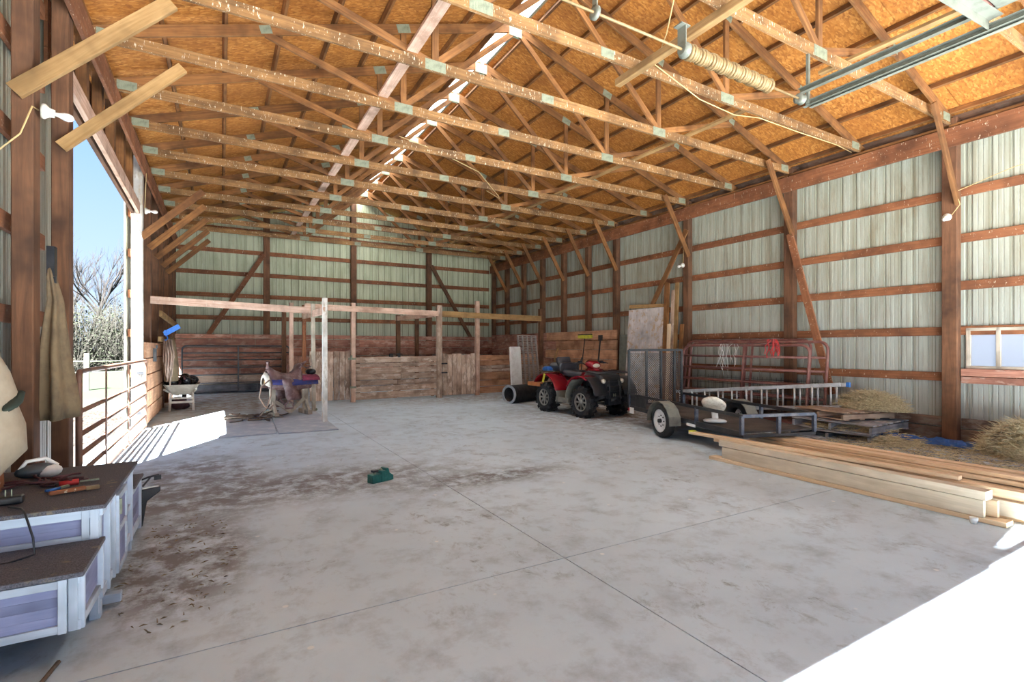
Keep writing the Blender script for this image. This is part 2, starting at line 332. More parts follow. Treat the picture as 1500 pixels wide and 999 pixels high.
# ---------------------------------------------------------------- geometry helpers
class Geo:
    def __init__(s): s.v = []; s.f = []; s.sm = []
    def add(s, vs, fs, smooth=False):
        o = len(s.v); s.v += [tuple(v) for v in vs]
        for f in fs: s.f.append(tuple(i + o for i in f)); s.sm.append(smooth)
        return s
    def box(s, c, d, rot=None):
        x, y, z = d[0] / 2, d[1] / 2, d[2] / 2
        vs = [V(p) for p in ((-x, -y, -z), (x, -y, -z), (x, y, -z), (-x, y, -z), (-x, -y, z), (x, -y, z), (x, y, z), (-x, y, z))]
        if rot is not None:
            R = rot if isinstance(rot, Matrix) else Euler(rot).to_matrix()
            vs = [R @ v for v in vs]
        c = V(c)
        return s.add([v + c for v in vs], [(0, 3, 2, 1), (4, 5, 6, 7), (0, 1, 5, 4), (1, 2, 6, 5), (2, 3, 7, 6), (3, 0, 4, 7)])
    def bar(s, p0, p1, w, h, up=(0, 0, 1)):
        p0, p1 = V(p0), V(p1); d = p1 - p0
        return s.box((p0 + p1) / 2, (d.length, w, h), frame(d, up))
    def tube(s, pts, r, n=8, caps=True, smooth=True):
        pts = [V(p) for p in pts]; rs = r if isinstance(r, (list, tuple)) else [r] * len(pts)
        rings = []; prev = None
        for i, p in enumerate(pts):
            t = (pts[min(i + 1, len(pts) - 1)] - pts[max(i - 1, 0)]).normalized()
            if prev is None:
                a = V((0, 0, 1)) if abs(t.z) < 0.9 else V((1, 0, 0)); u = t.cross(a).normalized()
            else:
                u = (prev - t * prev.dot(t)); u = u.normalized() if u.length > 1e-6 else t.orthogonal().normalized()
            prev = u; w = t.cross(u)
            rings.append([p + (u * math.cos(2 * PI * k / n) + w * math.sin(2 * PI * k / n)) * rs[i] for k in range(n)])
        return s.loft(rings, caps, smooth)
    def loft(s, rings, caps=True, smooth=True, closed=True):
        n = len(rings[0]); o = len(s.v)
        for r in rings: s.v += [tuple(p) for p in r]
        for i in range(len(rings) - 1):
            for k in range(n if closed else n - 1):
                a = o + i * n + k; b_ = o + i * n + (k + 1) % n
                s.f.append((a, b_, b_ + n, a + n)); s.sm.append(smooth)
        if caps:
            s.f.append(tuple(o + k for k in reversed(range(n)))); s.sm.append(False)
            s.f.append(tuple(o + (len(rings) - 1) * n + k for k in range(n))); s.sm.append(False)
        return s
    def lathe(s, prof, c=(0, 0, 0), axis='z', n=20, smooth=True, caps=True):
        R = {'z': Matrix.Identity(3), 'x': Matrix(((0, 0, 1), (0, 1, 0), (-1, 0, 0))), 'y': Matrix(((1, 0, 0), (0, 0, 1), (0, -1, 0)))}[axis] if isinstance(axis, str) else axis
        c = V(c)
        rings = [[R @ V((r * math.cos(2 * PI * k / n), r * math.sin(2 * PI * k / n), z)) + c for k in range(n)] for r, z in prof]
        return s.loft(rings, caps, smooth)
    def ell(s, c, r, n=12, m=8, rot=None, jitter=0.0):
        R = Euler(rot).to_matrix() if rot else Matrix.Identity(3); c = V(c); rings = []
        for i in range(1, m):
            a = PI * i / m
            rings.append([c + R @ V((r[0] * math.sin(a) * math.cos(2 * PI * k / n), r[1] * math.sin(a) * math.sin(2 * PI * k / n), -r[2] * math.cos(a))) * (1 + random.uniform(-jitter, jitter)) for k in range(n)])
        return s.loft(rings, True, True)
    def prism(s, poly, a, b, axis='y'):
        """extrude a 2-D outline; axis y: outline in x,z; axis x: outline in y,z; axis z: outline in x,y"""
        def P(p, t): return {'y': (p[0], t, p[1]), 'x': (t, p[0], p[1]), 'z': (p[0], p[1], t)}[axis]
        n = len(poly)
        vs = [P(p, a) for p in poly] + [P(p, b) for p in poly]
        fs = [tuple(range(n)), tuple(reversed(range(n, 2 * n)))] + [(k, k + n, (k + 1) % n + n, (k + 1) % n) for k in range(n)]
        return s.add(vs, fs)
    def mesh(s, name):
        me = bpy.data.meshes.new(name); me.from_pydata(s.v, [], s.f); me.polygons.foreach_set('use_smooth', s.sm); me.update()
        return me

def frame(d, up=(0, 0, 1)):
    x = V(d).normalized(); up = V(up)
    if abs(x.dot(up.normalized())) > 0.999: up = V((0, 1, 0)) if abs(x.y) < 0.9 else V((1, 0, 0))
    y = up.cross(x).normalized(); z = x.cross(y)
    return Matrix((x, y, z)).transposed()

def part(name, geo, mat, parent=None, bevel=0.0, kind=None, label=None):
    me = geo if isinstance(geo, bpy.types.Mesh) else geo.mesh(name)
    o = bpy.data.objects.new(name, me); C.objects.link(o)
    if not me.materials: me.materials.append(M[mat] if isinstance(mat, str) else mat)
    if parent: o.parent = parent
    if bevel:
        md = o.modifiers.new('bevel', 'BEVEL'); md.width = bevel; md.segments = 1 if bevel < .006 else 2; md.limit_method = 'ANGLE'
    if kind: o['kind'] = kind
    if label: o['label'] = label
    return o

def thing(name, label, cat, loc=(0, 0, 0), rz=0.0, group=None):
    o = bpy.data.objects.new(name, None); o.empty_display_size = 0.1; C.objects.link(o)
    o.location = loc; o.rotation_euler = (0, 0, rz); o['label'] = label; o['category'] = cat
    if group: o['group'] = group
    return o

def tag(o, label, cat, group=None, kind=None):
    o['label'] = label; o['category'] = cat
    if group: o['group'] = group
    if kind: o['kind'] = kind
    return o

def struct(name, label=None):
    o = bpy.data.objects.new(name, None); o.empty_display_size = 0.1; C.objects.link(o); o['kind'] = 'structure'
    if label: o['label'] = label
    return o

_bc = {}
def beam(name, p0, p1, w, h, mat, parent=None, up=(0, 0, 1), off=(0, 0, 0), bevel=0.0):
    """a board from p0 to p1: w across, h along `up`; grain runs along local x"""
    p0, p1, off = V(p0) - V(off), V(p1) - V(off), V(off)
    d = p1 - p0; key = (round(d.length, 3), round(w, 4), round(h, 4), mat)
    if key not in _bc:
        L = d.length; g = Geo(); b_ = min(w, h) * 0.06
        # box with slightly eased long edges
        yy = [(-w / 2, -h / 2 + b_), (-w / 2 + b_, -h / 2), (w / 2 - b_, -h / 2), (w / 2, -h / 2 + b_), (w / 2, h / 2 - b_), (w / 2 - b_, h / 2), (-w / 2 + b_, h / 2), (-w / 2, h / 2 - b_)]
        g.prism(yy, -L / 2, L / 2, 'x')
        g.f[0:2] = [tuple(reversed(g.f[0])), tuple(reversed(g.f[1]))]
        g.f = [tuple(reversed(f)) for f in g.f]
        me = g.mesh(name); me.materials.append(M[mat]); _bc[key] = me
    o = bpy.data.objects.new(name, _bc[key]); C.objects.link(o)
    if parent: o.parent = parent
    o.location = (p0 + p1) / 2; o.rotation_euler = frame(d, up).to_euler()
    return o

def copy_thing(src, loc, rz=None, label=None, group=None):
    r = src.copy(); C.objects.link(r); r.location = loc
    if rz is not None: r.rotation_euler = (0, 0, rz)
    if label: r['label'] = label
    if group: r['group'] = group
    for ch in list(src.children):
        c = ch.copy(); C.objects.link(c); c.parent = r
        for g in list(ch.children):
            d = g.copy(); C.objects.link(d); d.parent = c
    return r

ORD = ['first', 'second', 'third', 'fourth', 'fifth', 'sixth', 'seventh', 'eighth', 'ninth', 'tenth', 'eleventh', 'twelfth', 'thirteenth', 'fourteenth', 'fifteenth', 'sixteenth']
XL, XR, YB, YF, U, Y0 = -1.22, 9.68, 18.48, -1.35, 1.261, 3.349
RX, RZ = 4.216, 6.72
def ty(i): return Y0 + U * i
SL = (6.80 - 4.98) / (RX + 1.45)          # roof slope

# ================================================================ large structure
# ---- floor: concrete slabs with recessed joints
fl = struct('floor', 'smooth grey concrete floor of large slabs with thin joints')
g = Geo().box((4.25, 8.5, -0.166), (11.5, 20.2, 0.32)); part('slab_bed', g, 'jointdirt', fl)
part('bounce_apron', Geo().box((4.2, -11.8, -0.07), (34.0, 20.4, 0.1)), 'bouncegravel', fl)  # added pale ground out of view, reflects sun into the barn
xs = [-1.5, 2.05, 9.98]; ys = [-1.6, 2.816, 7.54, 12.25, 18.6]; J = 0.004
for i in range(2):
    for j in range(4):
        a, b_, c_, d_ = xs[i] + J, xs[i + 1] - J, ys[j] + J, ys[j + 1] - J
        part('slab', Geo().box(((a + b_) / 2, (c_ + d_) / 2, -0.06), (b_ - a, d_ - c_, 0.12)), 'concrete', fl)
# ---- yard ground outside
gr = Geo(); N = 60
for i in range(N + 1):
    for j in range(N + 1):
        x = -60 + 120 * i / N; y = -50 + 150 * j / N
        inside = -1.45 < x < 9.9 and -1.6 < y < 18.6
        z = -0.12 + random.uniform(-0.03, 0.03) + (0.012 * max(0, y - 22))
        gr.v.append((x, y, min(z, 0.9)))
for i in range(N):
    for j in range(N):
        a = i * (N + 1) + j; gr.f.append((a, a + N + 1, a + N + 2, a + 1)); gr.sm.append(True)
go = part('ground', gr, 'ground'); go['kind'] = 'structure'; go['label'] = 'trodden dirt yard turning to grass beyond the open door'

# ---- siding sheets: ribbed steel
def sheet_profile(w=0.9144):
    pts = []; rib = 0.2286
    for k in range(4):
        x = k * rib
        pts += [(x, 0.0), (x + 0.010, 0.019), (x + 0.034, 0.019), (x + 0.044, 0.0), (x + 0.105, 0.0), (x + 0.110, 0.005), (x + 0.118, 0.005), (x + 0.123, 0.0), (x + 0.165, 0), (x + 0.170, 0.005), (x + 0.178, 0.005), (x + 0.183, 0)]
    pts.append((w, 0.0))
    return pts
def sheet(parent, origin, along, out, z0, z1, mat, w=0.9144):
    """origin = lower corner; along = unit dir of width; out = outward normal; z1 may be (z at start, z at end)"""
    g = Geo(); o = V(origin); A = V(along); O = V(out); za, zb = z1 if isinstance(z1, tuple) else (z1, z1)
    z0a, z0b = z0 if isinstance(z0, tuple) else (z0, z0)
    P = [p for p in sheet_profile() if p[0] <= w + 1e-4]
    if P[-1][0] < w: P.append((w, 0.0))
    n = len(P)
    for sidek in (0, 1):
        for (x, d) in P:
            t = x / w; q = o + A * x + O * (d + 0.0012 * sidek)
            g.v.append((q.x, q.y, z0a + (z0b - z0a) * t)); g.v.append((q.x, q.y, za + (zb - za) * t))
    for sidek in (0, 1):
        for k in range(n - 1):
            a = sidek * 2 * n + 2 * k; f = (a, a + 2, a + 3, a + 1)
            g.f.append(f if sidek else tuple(reversed(f))); g.sm.append(False)
    return part('siding_sheet', g, mat, parent)

GZ = [0.99, 1.705, 2.40, 3.12, 3.83]
# ---- right wall
wr = struct('wall_right', 'tall right wall of pale ribbed steel sheets on timber posts and girts')
WY0, WY1, WZ0, WZ1 = 2.02, 3.19, 1.13, 1.74     # window opening
y = YF
y = 1.3
while y < YB - 0.05:
    w = min(0.9144, YB + 0.1 - y)
    a, b_ = y, y + w
    segs = [(0.0, 4.80)]
    if b_ > WY0 + .05 and a < WY1 - .05:
        segs = [(0.0, WZ0), (WZ1, 4.80)]
        cuts = sorted({a, b_, *[q for q in (WY0, WY1) if a < q < b_]})
        for q0, q1 in zip(cuts[:-1], cuts[1:]):
            if q1 - q0 < 0.002: continue
            mid = (q0 + q1) / 2
            for s0, s1 in (segs if WY0 < mid < WY1 else [(0.0, 4.80)]):
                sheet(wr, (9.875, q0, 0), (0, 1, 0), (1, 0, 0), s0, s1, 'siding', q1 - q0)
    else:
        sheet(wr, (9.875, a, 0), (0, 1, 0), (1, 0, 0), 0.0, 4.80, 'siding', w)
    y += w + 0.0005
rposts = [ty(-3), ty(-2), ty(0), ty(2), ty(4), ty(6), ty(7), ty(8), ty(9), ty(10), ty(11), 18.33]
for yy in rposts:
    beam('post', (9.755, yy, -0.1), (9.755, yy, 4.95), 0.15 if yy < 18 else .15, 0.19 if yy < 8 else 0.16, 'post', wr, up=(0, 1, 0))
for z in GZ:
    for a, b_ in zip(rposts[:-1], rposts[1:]):
        if z == 1.705 and a < WY1 < b_ + .5 and a < 3 < b_: pass
        beam('girt', (9.852, a - .02, z + random.uniform(-.008, .008)), (9.852, b_ + .02, z + random.uniform(-.008, .008)), 0.038, 0.135 if z > .99 or a > 3 else .12, 'girt', wr)
for a, b_ in ((YF, 3.35), (3.35, 8.39), (8.39, 13.4), (13.4, YB)):
    beam('header_beam', (9.655, a, 4.65), (9.655, b_, 4.65), 0.04, 0.29, 'girt', wr)
    beam('eave_plate', (9.78, a, 4.84), (9.78, b_, 4.84), 0.2, 0.04, 'truss', wr)
    beam('dark_eave_strip', (9.90, a, 4.92), (9.90, b_, 4.92), 0.03, 0.30, 'plankdark', wr)  # dark board across the eave gap, standing in for its shade
for a, b_ in ((YF, 3.25), (3.45, 5.8), (5.95, 8.3)):
    beam('skirt_board', (9.83, a, 0.10), (9.83, b_, 0.10), 0.045, 0.20, 'plankdark', wr)
    beam('skirt_board', (9.84, a, 0.29), (9.84, b_, 0.29), 0.04, 0.15, 'plankdark', wr)
# knee braces
for i in (-2, 0, 2, 4, 6, 7, 8, 9, 10, 11):
    yy = ty(i) - 0.11
    beam('knee_brace', (9.66, yy, 3.62), (8.86, yy, 4.96), 0.04, 0.12, 'truss', wr)
beam('diagonal_brace', (9.61, 5.80, 3.66), (9.61, 5.02, 0.6), 0.04, 0.13, 'girt', wr)
beam('diagonal_brace', (9.61, 8.30, 4.25), (9.61, 9.42, 2.5), 0.04, 0.13, 'truss', wr)
# lining boards on the right wall beyond the seventh post
for k, z in enumerate((0.13, 0.40, 0.68, 0.96, 1.24, 1.52, 1.81)):
    cuts = [10.75, 12.2 + 0.5 * math.sin(k * 2.3), 14.0 + .4 * math.cos(k * 3), 16.2, 18.25]
    for a, b_ in zip(cuts[:-1], cuts[1:]):
        beam('lining_plank', (9.64 - random.uniform(0, .012), a + .005, z), (9.64 - random.uniform(0, .012), b_ - .005, z), 0.04, 0.27, 'plankorange' if a < 13.5 else 'plankred', wr)
# trim_1: right-hand window sill boards
tr = struct('trim_1', 'peeling red painted boards under the window')
beam('sill_board', (9.80, 1.0, 1.07), (9.80, 3.24, 1.07), 0.05, 0.11, 'plankred', tr)
beam('sill_board', (9.81, 1.0, 0.955), (9.81, 3.24, 0.955), 0.04, 0.10, 'plankred', tr)
# ---- window
wi = struct('window_1', 'long low two-pane window of dusty glazing')
for z in (WZ0 + 0.02, WZ1 - 0.02): beam('window_frame', (9.85, WY0, z), (9.85, WY1, z), 0.06, 0.045, 'postgrey', wi)
for yy in (WY0 + .02, 2.83, WY1 - .02): beam('window_frame', (9.85, yy, WZ0), (9.85, yy, WZ1), 0.06, 0.05, 'postgrey', wi, up=(0, 1, 0))
for a, b_ in ((WY0, 2.83), (2.83, WY1)):
    part('pane', Geo().box((9.86, (a + b_) / 2, (WZ0 + WZ1) / 2), (0.004, b_ - a, WZ1 - WZ0)), 'pane', wi)

# ---- back wall
wb = struct('wall_back', 'far gable wall of olive stained ribbed steel above red planks')
def roofz(x): return 5.0 + SL * (min(x, 2 * RX - x) + 1.45)
x = -1.42
while x < 9.88:
    w = min(0.9144, 9.9 - x)
    cuts = [x, x + w] if not (x < RX < x + w) else [x, RX, x + w]
    for q0, q1 in zip(cuts[:-1], cuts[1:]):
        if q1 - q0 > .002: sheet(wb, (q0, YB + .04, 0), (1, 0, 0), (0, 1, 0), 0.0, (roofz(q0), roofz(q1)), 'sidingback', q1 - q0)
    x += w + .0005
bposts = [-1.25, 1.28, 4.09, 6.94, 9.6]
for xx in bposts[1:-1]:
    beam('post', (xx, YB - 0.10, -.1), (xx, YB - .10, roofz(xx) - .05), 0.19, 0.15, 'post', wb, up=(0, 1, 0))
for z in GZ[2:] + [4.55, 5.25, 5.9]:
    hw = RX + 1.4 if z < 4.9 else (6.78 - z) / SL
    for a, b_ in zip(bposts[:-1], bposts[1:]):
        a2, b2 = max(a, RX - hw), min(b_, RX + hw)
        if b2 - a2 > .2: beam('girt', (a2, YB + .01, z), (b2, YB + .01, z), 0.038, 0.135, 'girt', wb)
beam('diagonal_brace', (1.2, YB - .2, 4.50), (-0.37, YB - .2, 1.85), 0.04, 0.14, 'girt', wb)
beam('diagonal_brace', (7.0, YB - .2, 4.60), (8.69, YB - .2, 1.8), 0.04, 0.14, 'post', wb)
for k, z in enumerate((0.14, 0.43, 0.72, 1.01, 1.30, 1.58, 1.80)):
    cuts = [-1.3, 1.0 + .8 * math.sin(k * 1.9), 3.9 + .6 * math.cos(k * 2.7), 6.8 + .5 * math.sin(k * 3.3), 9.62]
    for a, b_ in zip(cuts[:-1], cuts[1:]):
        hh = 0.28 if z < 1.7 else .15
        m_ = 'plankred' if z > .5 else 'plank'
        beam('wainscot_plank', (a + .006, YB - .20 - random.uniform(0, .015), z), (b_ - .006, YB - .20 - random.uniform(0, .025), z), 0.04, hh - .012, m_ if z > .2 else 'pallet', wb)

# ---- left wall
wl = struct('wall_left', 'left wall of timber posts and pale steel with a wide open doorway')
for a, b_, z0, z1 in ((YF, -.5, 0, 4.95), (-.5, .45, 0, 4.95), (.45, 1.36, 0, 4.95), (1.36, 2.27, 0, 4.95), (2.27, 3.18, 0, 4.95), (3.18, 4.09, 0, 4.95), (4.09, 5.0, 0, 4.95), (5.0, 5.91, 0, 4.95), (5.91, 6.75, 0, 4.95),
                      (10.9, 11.8, 0, 4.95), (11.8, 12.7, 0, 4.95), (12.7, 13.6, 0, 4.95), (13.6, 14.5, 0, 4.95), (14.5, 15.4, 0, 4.95), (15.4, 16.3, 0, 4.95), (16.3, 17.2, 1.75, 4.95), (17.2, 18.05, 1.75, 4.95), (18.05, 18.5, 0, 4.95)):
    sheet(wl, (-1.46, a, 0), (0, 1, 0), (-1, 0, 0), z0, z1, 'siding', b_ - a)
lposts = [ty(-3), 1.0, 3.0, 5.10, 6.10, 11.0, ty(7), ty(8), ty(9), ty(10), ty(11), 18.33]
for k, yy in enumerate(lposts):
    mt = 'postwhite' if k == 5 else 'post'
    beam('post', (-1.30 if k < 3 or k > 4 else -1.285, yy, -0.15), (-1.30 if k < 3 or k > 4 else -1.285, yy, 4.82), 0.16 if k < 3 or k > 4 else 0.125, 0.17, mt, wl, up=(0, 1, 0))
for z in GZ + [0.35, 4.5]:
    for a, b_ in ((YF, 1.0), (1.0, 3.0), (3.0, 5.08), (5.08, 6.08), (11.0, 14.7), (14.7, 16.3), (16.3, 18.4)):
        if a == 16.3 and z < 1.74: continue
        beam('girt', (-1.42, a, z), (-1.42, b_, z), 0.038, 0.135, 'girt', wl)
for a, b_ in ((YF, 3.0), (3.0, 8.0), (8.0, 13.0), (13.0, YB)):
    beam('header_beam', (-1.19, a, 4.65), (-1.19, b_, 4.65), 0.04, 0.29, 'girt', wl)
    beam('eave_plate', (-1.32, a, 4.84), (-1.32, b_, 4.84), 0.2, 0.04, 'truss', wl)
# over the open doorway: header, cripples, outer boards
beam('door_header', (-1.28, 6.15, 4.04), (-1.28, 11.05, 3.90), 0.05, 0.20, 'rail', wl)
beam('door_header', (-1.36, 6.15, 4.05), (-1.36, 11.05, 3.91), 0.05, 0.22, 'post', wl)
for z in (4.12, 4.36, 4.6):
    beam('infill_board', (-1.42, 6.18, z), (-1.42, 10.9, z), 0.03, 0.235, 'girt', wl)
for yy in (7.1, 7.9, 8.7, 9.5, 10.3):
    beam('cripple_stud', (-1.33, yy, 3.98), (-1.33, yy, 4.82), 0.10, 0.14, 'truss', wl, up=(0, 1, 0))
beam('knee_brace', (-1.32, 4.98, 3.32), (-0.36, 4.98, 4.29), 0.045, 0.115, 'newwood', wl)
beam('knee_brace', (-1.27, 5.98, 3.27), (-0.34, 5.98, 4.24), 0.045, 0.10, 'newwood', wl)
for yy in (11.05, ty(7), ty(8), ty(9), ty(10)):
    beam('knee_brace', (-1.24, yy - .11, 3.40), (-0.30, yy - .11, 4.35), 0.04, 0.12, 'truss', wl)
# boards lining the left wall beside the doorway
for k, z in enumerate((0.2, 0.5, 0.8, 1.1, 1.4)):
    beam('lining_plank', (-1.20, 11.1, z), (-1.20, 13.9, z), 0.04, 0.28, 'plankorange', wl)

# ---- front gable over the big door the camera stands in
wf = struct('wall_front', 'front gable above the wide door opening')
FZ = 3.93
def gapz(x): return 0.05 + 0.27 * min(1, max(0, (x - 2.75) / 1.1))      # wedge gap shaped to throw the thin sun strip on the floor
x = -1.42
while x < 9.88:
    w = min(0.9144, 9.9 - x)
    cuts = [x, x + w] if not (x < RX < x + w) else [x, RX, x + w]
    for q0, q1 in zip(cuts[:-1], cuts[1:]):
        if q1 - q0 > .002: sheet(wf, (q0, YF - .05, 0), (1, 0, 0), (0, -1, 0), (FZ + gapz(q0), FZ + gapz(q1)), (roofz(q0), roofz(q1)), 'siding', q1 - q0)
    x += w + .0005
beam('header_beam', (-1.4, YF, FZ + .14), (2.95, YF, FZ + .14), 0.1, 0.29, 'girt', wf)
beam('header_beam', (2.95, YF, FZ + .03), (9.86, YF, FZ + .03), 0.06, 0.07, 'girt', wf)

# ---- ceiling: roof boards, purlins, ridge light
ce = struct('ceiling', 'underside of the pitched roof, orange strand board on purlins')
th = math.atan(SL); cs, sn = math.cos(th), math.sin(th)
GAP = 0.17
slope_len = (RX + 1.55 - GAP) / cs
for side in (-1, 1):
    def P(s_, y, dz=0.0):           # s_ measured down slope from the ridge gap
        xx = GAP + s_ * cs
        return (RX + side * xx + side * dz * sn * 1.0, y, roofz(RX) - SL * xx + 0.055 + dz * cs)
    rows = [0.0, 1.22, 2.44, 3.66, 4.88, slope_len]
    for r_ in range(5):
        yy = YF - .3 - (1.22 if r_ % 2 else 0)
        while yy < YB + .3:
            y1 = min(yy + 2.44, YB + .4); y0 = max(yy, YF - .3)
            s0, s1 = rows[r_] + .003, rows[r_ + 1] - .003
            if y1 - y0 > .1:
                g = Geo(); n_ = 6; m_ = 3
                for dz in (0.0, 0.012):
                    for a in range(n_ + 1):
                        for b_ in range(m_ + 1):
                            v_ = y0 + .004 + (y1 - y0 - .008) * a / n_; u_ = s0 + (s1 - s0) * b_ / m_
                            # strand board sags a little between the purlins
                            sag = -0.012 * abs(math.sin((v_ - Y0) / U * PI)) if dz == 0 else 0
                            g.v.append(P(u_, v_, dz + sag * .0 + sag))
                K = (n_ + 1) * (m_ + 1)
                for k in (0, 1):
                    for a in range(n_):
                        for b_ in range(m_):
                            q = k * K + a * (m_ + 1) + b_
                            f = (q, q + 1, q + m_ + 2, q + m_ + 1)
                            g.f.append(f if (k == 0) == (side == 1) else tuple(reversed(f))); g.sm.append(True)
                part('roof_panel', g, 'osb', ce)
            yy += 2.44
    for k in range(9):
        s_ = 0.12 + k * 0.685
        for a, b_ in ((YF - .2, 3.349), (3.349, 8.393), (8.393, 13.437), (13.437, YB + .1)):
            beam('purlin', P(s_, a + .003, -0.048), P(s_, b_ - .003, -0.048), 0.040, 0.085, 'truss', ce, up=(side * sn, 0, cs))
    # metal roof skin above the boards
    g = Geo()
    a0, a1 = P(-.02, YF - .4, .03), P(slope_len + .1, YB + .4, .03)
    g.add([a0, (a0[0], a1[1], a0[2]), a1, (a1[0], a0[1], a1[2])], [(0, 1, 2, 3)])
    g.add([(v_[0], v_[1], v_[2] + .01) for v_ in (a0, (a0[0], a1[1], a0[2]), a1, (a1[0], a0[1], a1[2]))], [(3, 2, 1, 0)])
    part('roof_skin', g, 'galv', ce)
g = Geo()
for side in (-1, 1):
    zt = roofz(RX) + .22
    g.add([(RX, YF - .3, zt), (RX, YB + .3, zt), (RX + side * .24, YB + .3, zt - .06), (RX + side * .24, YF - .3, zt - .06)], [(0, 1, 2, 3)])
part('ridge_light', g, 'ridge', ce)

# ---- roof trusses: one thing each
def add_plate(root, x, z, w, h, ang=0.0):
    g = Geo()
    for s_ in (-1, 1):
        g.box((0, s_ * 0.0215, 0), (w, 0.003, h))
        for k in range(9):
            g.box((-w / 2 + w * (k + .5) / 9, s_ * 0.0238, 0), (w / 26, 0.0025, h * .92))
    key = ('pl', round(w, 3), round(h, 3))
    if key not in _bc:
        me = g.mesh('gusset_plate'); me.materials.append(M['galv']); _bc[key] = me
    o = bpy.data.objects.new('gusset_plate', _bc[key]); C.objects.link(o); o.parent = root
    o.location = (x, 0, z); o.rotation_euler = (0, -ang, 0)
def make_truss():
    t = thing('roof_truss', '', 'roof truss', (RX, 0, 4.86), group='roof trusses spanning the barn')
    H = 5.50; zc = 0.07
    def top(dx): return roofz(RX + dx) - 4.93 - 0.045
    beam('bottom_chord', (-H, 0, zc), (-.25, 0, zc), 0.038, 0.135, 'chord', t)
    beam('bottom_chord', (-.25, 0, zc), (H, 0, zc), 0.038, 0.135, 'chord', t)
    for s_ in (-1, 1):
        beam('top_chord', (s_ * 5.62, 0, top(5.62)), (s_ * 0.02, 0, top(.02)), 0.038, 0.135, 'truss', t)
        xb, xo = 1.92, 3.73
        beam('web', (s_ * xb, 0, .12), (s_ * xb, 0, top(xb) - .05), 0.038, 0.088, 'truss', t, up=(1, 0, 0))
        beam('web', (s_ * xb, 0, .10), (s_ * .07, 0, top(0) - .10), 0.038, 0.088, 'truss', t)
        beam('web', (s_ * (xb + .05), 0, .10), (s_ * xo, 0, top(xo) - .05), 0.038, 0.088, 'truss', t)
        add_plate(t, s_ * xb, zc, .27, .13); add_plate(t, s_ * (H - .18), .09, .22, .12)
        add_plate(t, s_ * xb, top(xb), .20, .12, -s_ * th); add_plate(t, s_ * xo, top(xo), .14, .10, -s_ * th)
    add_plate(t, -.03, top(0) - .07, .24, .17); add_plate(t, -.25, zc, .20, .11)
    return t
first = make_truss(); first.location.y = ty(11)
far = 0
first['label'] = 'timber roof truss nearest to the far gable wall'
for n_, i in enumerate(range(10, -4, -1)):
    # counted from the far gable wall
    copy_thing(first, (RX, ty(i), 4.86), 0, '%s timber roof truss counted from the far gable wall' % ORD[n_ + 1])
# long bracing boards lying on the bottom chords
t = thing('lateral_brace', 'long pale board lying lengthways on the bottom chords, left of the ridge', 'brace', (1.98, 10, 5.03), group='lateral braces on the trusses')
for a, b_ in ((2.0, 7.1), (6.9, 12.0), (11.8, 17.3)): beam('board', (2.02 - .004 * a, a, 5.035), (2.02 - .004 * b_, b_, 5.035), 0.14, 0.038, 'rail', t, off=(1.98, 10, 5.03))
t = thing('lateral_brace', 'long pale board lying lengthways on the bottom chords, right of the ridge', 'brace', (6.8, 8, 5.03), group='lateral braces on the trusses')
for a, b_ in ((0.5, 3.7), (4.7, 9.8), (9.6, 14.8), (14.6, 17.3)): beam('board', (6.86, a, 5.035), (6.80, b_, 5.035), 0.09, 0.038, 'newwood', t, off=(6.8, 8, 5.03))
t = thing('lateral_brace', 'short square beam hung under the chords beside the spring shaft', 'brace', (4.4, 4, 5.03), group='lateral braces on the trusses')
beam('board', (4.4, 1.4, 4.83), (4.4, 4.9, 4.83), 0.09, 0.09, 'newwood', t, off=(4.4, 4, 5.03))

# ================================================================ things
# ---- field gate standing in the left doorway
def pipe_gate(root, L, H, rails, ups, r, mat, matup=None, corner=0.12, L0=0.0, flatup=True):
    """gate in local x (length) and z; frame, rails and uprights are parts"""
    g = Geo(); pts = []
    z0 = 0.06
    def arc(cx, cz, a0, a1): return [(cx + corner * math.cos(a0 + (a1 - a0) * k / 5), 0, cz + corner * math.sin(a0 + (a1 - a0) * k / 5)) for k in range(6)]
    pts += arc(L0 + corner, z0 + corner, -PI / 2, -PI)[::1]
    pts = [(L0 + L / 2, 0, z0)] + arc(L0 + corner, z0 + corner, -PI / 2, -PI) + arc(L0 + corner, H - corner, PI, PI / 2) + arc(L0 + L - corner, H - corner, PI / 2, 0) + arc(L0 + L - corner, z0 + corner, 0, -PI / 2) + [(L0 + L / 2, 0, z0)]
    g.tube(pts, r, 8)
    part('frame', g, mat, root)
    for z in rails: part('rail', Geo().tube([(L0 + r, 0, z), (L0 + L - r, 0, z)], r * .85, 8), mat, root)
    for x in ups:
        part('upright', Geo().box((L0 + x, -r * 1.1, (z0 + H) / 2), (0.045, 0.012, H - z0 - .02)), matup or mat, root)

t = thing('field_gate', 'rusty tube gate closing the sunlit doorway at left', 'gate', (-1.17, 6.12, 0), PI / 2, )
g = None
pipe_gate(t, 4.72, 1.22, (0.25, 0.43, 0.62, 0.84), (1.1, 2.7), 0.027, 'gatebrown', corner=.05)
t2 = part('hinge', Geo().box((4.76, .06, .3), (.10, .12, .05)).box((4.76, .06, 1.0), (.10, .12, .05)), 'blacksteel', t)

# gate leaning on the back boards
t = thing('field_gate', 'dark tube gate leaning on the red boards of the far wall', 'gate', (-1.05, YB - .42, 0.0), 0)
pipe_gate(t, 3.0, 1.50, (0.34, 0.60, 0.82, 1.06, 1.28), (1.5,), 0.024, 'gatedark'); t.rotation_euler = (-0.08, 0, 0)

